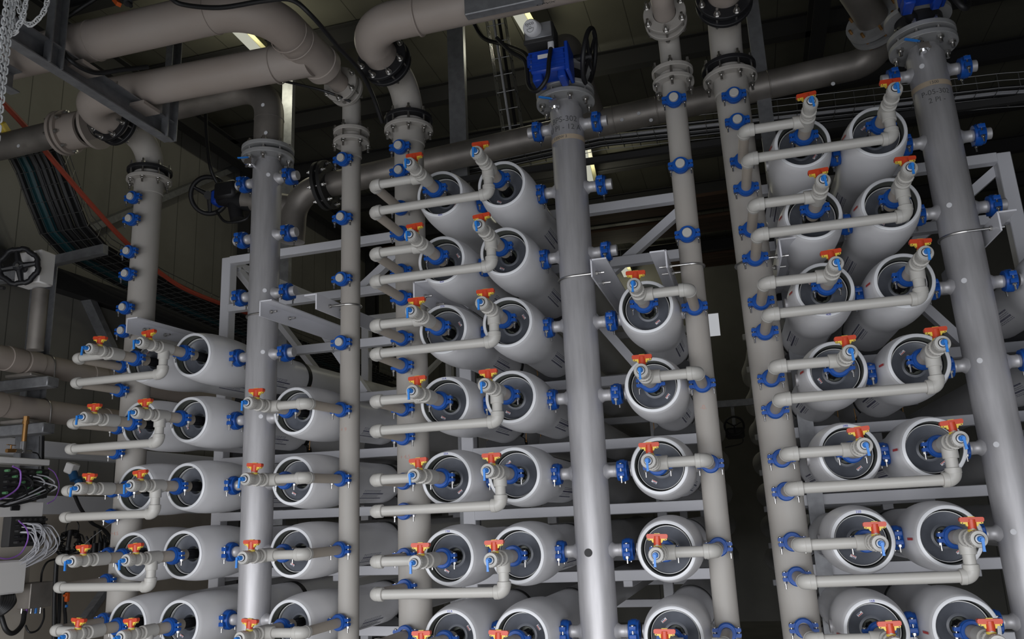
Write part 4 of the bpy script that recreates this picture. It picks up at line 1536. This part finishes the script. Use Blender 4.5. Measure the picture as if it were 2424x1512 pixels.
part('valve_body', MB().cyl((-.02, .2, -.1), (-.02, .2, -.5), .05, 20), STEELW, HW)
part('wall_bracket', MB().bar((-.05, .2, .02), (WX - c.x + .02, .2, .02), .06, .06), GALV, HW)
part('crank_pin', MB().cyl((-.16, 0, -.12), (-.1, 0, -.13), .012, 10).cyl((-.16, 0, .02), (-.16, 0, -.12), .010, 10), DARKST, HW)

# electrical panels on a stand at the left, facing +x
XB = -2.62


def pn(px, py, dx=0):
    p = at(px, py, x=XB + dx)
    return p


def facebox(name, px0, py0, px1, py1, depth, m, lab, cat, dx=0, parent=None, base=None, bev=.004):
    a = pn(px0, py0, dx); c = pn(px1, py1, dx)
    ce = Vector((XB + dx - depth / 2, (a.y + c.y) / 2, (a.z + c.z) / 2))
    q = MB().bbox((0, 0, 0), (depth, abs(c.y - a.y), abs(a.z - c.z)), bev)
    if parent is None:
        return single(name, q, m, lab, cat, None, Matrix.Translation(ce), smooth=False)
    return part(name, q, m, parent, Matrix.Translation(ce - base), smooth=False)


y0 = pn(-60, 1300).y; y1 = pn(92, 1300).y
q = MB().bbox(((XB - .06), (y0 + y1) / 2, (FZ + pn(60, 1180).z) / 2 + .0), (.02, y1 - y0, pn(60, 1180).z - FZ), .003)
single('mounting_board', q, BOXB, 'beige board behind the wiring at the lower left edge', 'board', smooth=False)
# rail above the first terminal block
a = pn(-60, 1082); c = pn(112, 1100)
single('panel_rail', MB().bbox((XB - .03, (a.y + c.y) / 2, pn(50, 1091).z), (.10, c.y - a.y, .036), .004), BOXW, 'pale horizontal rail above the upper wiring block at the left edge', 'rail', smooth=False)


def terminal(label, px0, py0, px1, py1, colr):
    T0 = pn(px0, py0, .02)
    E = empty('valve_terminal', T0, label, 'wiring block')
    a = pn(px0, py0); c = pn(px1, py1)
    part('terminal_body', MB().bbox((-.03, (c.y - a.y) / 2, (c.z - a.z) / 2), (.06, c.y - a.y, a.z - c.z), .005), DARKST, E, smooth=False)
    ny, nz = 6, 5
    for j in range(nz):
        for i in range(ny):
            yy = (c.y - a.y) * (.16 + .74 * i / (ny - 1)); zz = (c.z - a.z) * (.12 + .74 * j / (nz - 1))
            q = MB().cyl((-.002, yy, zz), (.030, yy, zz), .0085, 10)
            part('connector', q, GREEN if (i * 3 + j * 5) % 4 == 0 and colr else (BLACK if j % 2 else DARKST), E)
    return E, a, c


TA, a, c = terminal('upper black wiring block with green plugs at the left edge', -8, 1104, 112, 1178, True)
TB, a2, c2 = terminal('lower black wiring block sprouting grey cables at the left edge', 26, 1222, 104, 1290, False)
rn = random.Random(11)


def loops(n, px, py, spread, drop, m, r, lab, name='cable_bundle', ox=.03):
    base = pn(px, py, ox)
    E = empty(name, base, lab, 'cables')
    for i in range(n):
        s0 = pn(px + rn.uniform(0, spread), py + rn.uniform(-14, 10), ox) - base
        s1 = s0 + Vector((.05 + rn.uniform(0, .03), rn.uniform(.02, .05), -.02))
        s2 = s0 + Vector((.06 + rn.uniform(0, .05), rn.uniform(.00, .07), -drop * .55 + rn.uniform(-.02, .02)))
        s3 = Vector((.03 + rn.uniform(0, .02), rn.uniform(-.12, -.02), -drop + rn.uniform(-.02, .02)))
        s4 = s3 + Vector((0, -.14, .02 + rn.uniform(-.02, .02)))
        part('cable', MB().tube(spline([s0, s1, s2, s3, s4], 7), r, 6), m if not isinstance(m, (list, tuple)) else m[i % len(m)], E)
    return E


loops(22, 42, 1250, 56, .24, GREYC, .0034, 'bundle of grey cables hanging from the lower wiring block')
loops(9, 30, 1135, 60, .14, [CABLE, CABLE, GREYC], .0045, 'black and grey cables drooping from the upper wiring block')
for k, (pts, lab) in enumerate((([(30, 1103), (48, 1115), (45, 1150), (20, 1172), (-10, 1185)], 'thick violet tube curving from the upper wiring block'),
                                ([(115, 1108), (130, 1120), (140, 1150), (130, 1180), (112, 1192)], 'thin violet tube hanging right of the upper wiring block'),
                                ([(44, 1232), (62, 1250), (66, 1275), (50, 1308), (20, 1322), (-10, 1318)], 'violet tube looping over the lower grey cables'))):
    q = MB().tube(spline([pn(x_, y_, .09) for x_, y_ in pts], 8), (.005, .003, .004)[k], 8)
    single('violet_tube', q, PURP, lab, 'tube')
facebox('enclosure', -40, 1186, 101, 1222, .16, BOXW, 'pale enclosure with small black display between the two wiring blocks', 'box', dx=.02)
dsp = facebox('display', 27, 1195, 48, 1208, .01, BLACK, 'small black display on the pale enclosure at the left edge', 'display', dx=.027)
facebox('junction_box', -60, 1332, 59, 1402, .14, BOXW, 'white plastic junction box at the lower left edge', 'box', dx=.10, bev=.010)
sbx = facebox('steel_box', 74, 1380, 122, 1434, .12, STEELW, 'small brushed steel box with cable glands, right of the white junction box', 'box', dx=.04)
gl = empty('cable_gland_set', pn(70, 1443, .0), 'row of cable glands under the small brushed steel box', 'cable glands')
for i, mm in enumerate((BOLT, PURP, BOLT, TAPBLUE, BOLT)):
    p_ = pn(58 + i * 11, 1443, .0) - pn(70, 1443, .0)
    part('gland', MB().cyl(p_ + Vector((-.02, 0, .02)), p_ + Vector((-.02, 0, -.02)), .008, 10), mm, gl)
# black corrugated conduits under the white box
E = empty('conduit_bundle', pn(20, 1410), 'thick black corrugated conduits curling under the white junction box', 'conduits')
for i in range(6):
    o_ = pn(20, 1410)
    pts = [pn(6 + i * 5, 1405, .06), pn(4 + i * 6, 1425, .10 + i * .008), pn(-2 + i * 3, 1440 + i * 1.5, .10 + i * .006), pn(-16, 1448 + i * 3, .06)]
    part('conduit', MB().tube(spline([p_ - o_ for p_ in pts], 8), .011, 10), CABLE, E)
q = MB().tube(spline([pn(2, 1455, .05), pn(14, 1490, .08), pn(32, 1498, .08), pn(52, 1478, .05), pn(58, 1448, .02)]), .014, 10)
single('black_hose', q, CABLE, 'thick black hose looping at the bottom left corner', 'hose')
q = MB().tube(spline([pn(104, 1440, .0), pn(103, 1465, .03), pn(90, 1490, .03), pn(70, 1496, .03), pn(60, 1480, .0)]), .006, 8)
single('black_hose', q, CABLE, 'thin black cable loop below the brushed steel box', 'cable')
q = MB().tube(spline([pn(97, 1376, .0), pn(100, 1352, .02), pn(112, 1330, .02), pn(134, 1322, -.02)]), .006, 8)
single('black_hose', q, CABLE, 'black cable rising from the top of the brushed steel box', 'cable')
# coil of black cable and vertical hoses on the wall
c = at(158, 1284, x=-2.9)
E = empty('cable_coil', c, 'coiled black cable with plug hanging on the wall left of the racks', 'cable coil')
q = MB()
for i in range(6):
    rr2 = .055 + .009 * i
    q.tube([Vector((rn.uniform(0, .05), rr2 * cos(a) * (1.15), rr2 * sin(a) * .95 - .01 * i * .3)) for a in [2 * pi * j / 28 for j in range(28)]], .006, 6, closed=True)
part('coil', q, CABLE, E)
part('loop', MB().tube(spline([(.03, -.05, .05), (.03, -.04, .12), (.03, .01, .15), (.03, .06, .12), (.03, .06, .03)]), .004, 6), CABLE, E)
part('plug', MB().cyl((.06, -.04, .08), (.06, -.05, -.03), .015, 12).cyl((.06, -.05, -.03), (.06, -.05, -.05), .019, 12), BLACK, E)
for k, (pts, r_, lab) in enumerate((([(134, 1322), (131, 1380), (129, 1440), (128, 1650), (128, 2300)], .014, 'thick grey-black vertical hose right of the brushed steel box'),
                                    ([(141, 1400), (140, 1450), (137, 1512), (136, 1700), (136, 2300)], .012, 'vertical black hose with blue joint at the lower left'),
                                    ([(156, 1385), (153, 1440), (155, 1480), (156, 1700), (156, 2300)], .011, 'vertical black hose under the orange-handled cock'),
                                    ([(175, 1168), (192, 1205), (215, 1235), (268, 1300), (270, 1600), (270, 2300)], .012, 'black hose slanting behind the left rack branch pipes'),
                                    ([(268, 1235), (230, 1262), (206, 1282), (190, 1300)], .003, 'thin grey cable slanting up to the left rack riser'))):
    q = MB().tube(spline([at(x_, y_, x=-2.85) for x_, y_ in pts], 8), r_, 8)
    single('black_hose', q, CABLE if k < 4 else GREYC, lab, 'hose')
single('hose_joint', MB().cyl((0, 0, -.008), (0, 0, .008), .0155, 14), TAPBLUE, 'light blue ring on the hose under the orange cock', 'ring', None, Matrix.Translation(at(155, 1434, x=-2.85)))
c = at(153, 1413, x=-2.84)
single('orange_cock', MB().bbox((.02, 0, 0), (.025, .03, .06), .006).bbox((.02, -.02, .012), (.02, .02, .015), .004), ORANGE, 'orange-handled cock on the vertical black hose at lower left', 'valve', None, Matrix.Translation(c))
# bunch of black plugs near the riser
c = at(228, 1278, x=-2.95)
E = empty('cable_bundle', c, 'tangle of black cables and plugs beside the lower left riser', 'cables')
for i in range(12):
    s = Vector((rn.uniform(-.04, .06), rn.uniform(-.09, .09), rn.uniform(.02, .08)))
    part('cable', MB().tube(spline([s, s + Vector((.02, rn.uniform(-.05, .05), -.08)), s + Vector((0, rn.uniform(-.06, .06), -.18))]), .008, 6), CABLE, E)
for i in range(3):
    part('plug', MB().cyl((.04, -.06 + i * .05, -.02), (.04, -.06 + i * .05, -.10), .018, 12), BLACK, E)
# wall socket with blue plug
c = at(170, 1108, x=-3.0)
E = empty('wall_socket', c, 'beige industrial wall socket with blue plug at the left', 'socket')
part('housing', MB().bbox((0, 0, 0), (.07, .075, .075), .008, Euler((.0, .35, 0)).to_matrix()), BOXW, E)
part('plug', MB().cyl((.01, 0, -.03), (.035, .0, -.085), .030, 20).cyl((.02, .035, -.07), (.05, .04, -.12), .027, 18), mat('socket_blue', (.015, .09, .22), .4), E)
# brass fittings
c = at(55, 1060, x=-2.75)
E = empty('pressure_regulator', c, 'brass filter and cock assembly above the rail at the left edge', 'fitting')
part('brass_body', MB().cyl((0, 0, .02), (0, 0, .19), .015, 18).cyl((0, 0, .15), (0, 0, .17), .020, 18).hexn((0, 0, .17), (0, 0, .20), .018), BRASS, E)
part('fitting', MB().cyl((0, 0, -.03), (0, 0, .04), .018, 16).cyl((0, -.06, -.02), (0, .06, -.02), .014, 14), CHROME, E)
part('cock', MB().cyl((0, -.05, -.02), (0, -.12, -.025), .012, 14).cyl((0, -.09, -.02), (0, -.09, .01), .005, 8).bar((0, -.12, .012), (0, -.06, .012), .012, .004), BRASS, E)
q = MB().tube(spline([c + Vector((0, .05, -.02)), c + Vector((0, .10, -.025)), at(90, 1075, x=-2.79), at(98, 1090, x=-2.85)]), .004, 6)
single('black_hose', q, CABLE, 'thin black tube leaving the brass fitting to the right', 'tube')
q = MB().tube([at(99, 1032, x=-2.85), at(98, 1095, x=-2.85), at(98, 1180, x=-2.85)], .016, 8)
single('black_hose', q, CABLE, 'short black vertical cable bundle behind the pale rail at the left', 'cable')
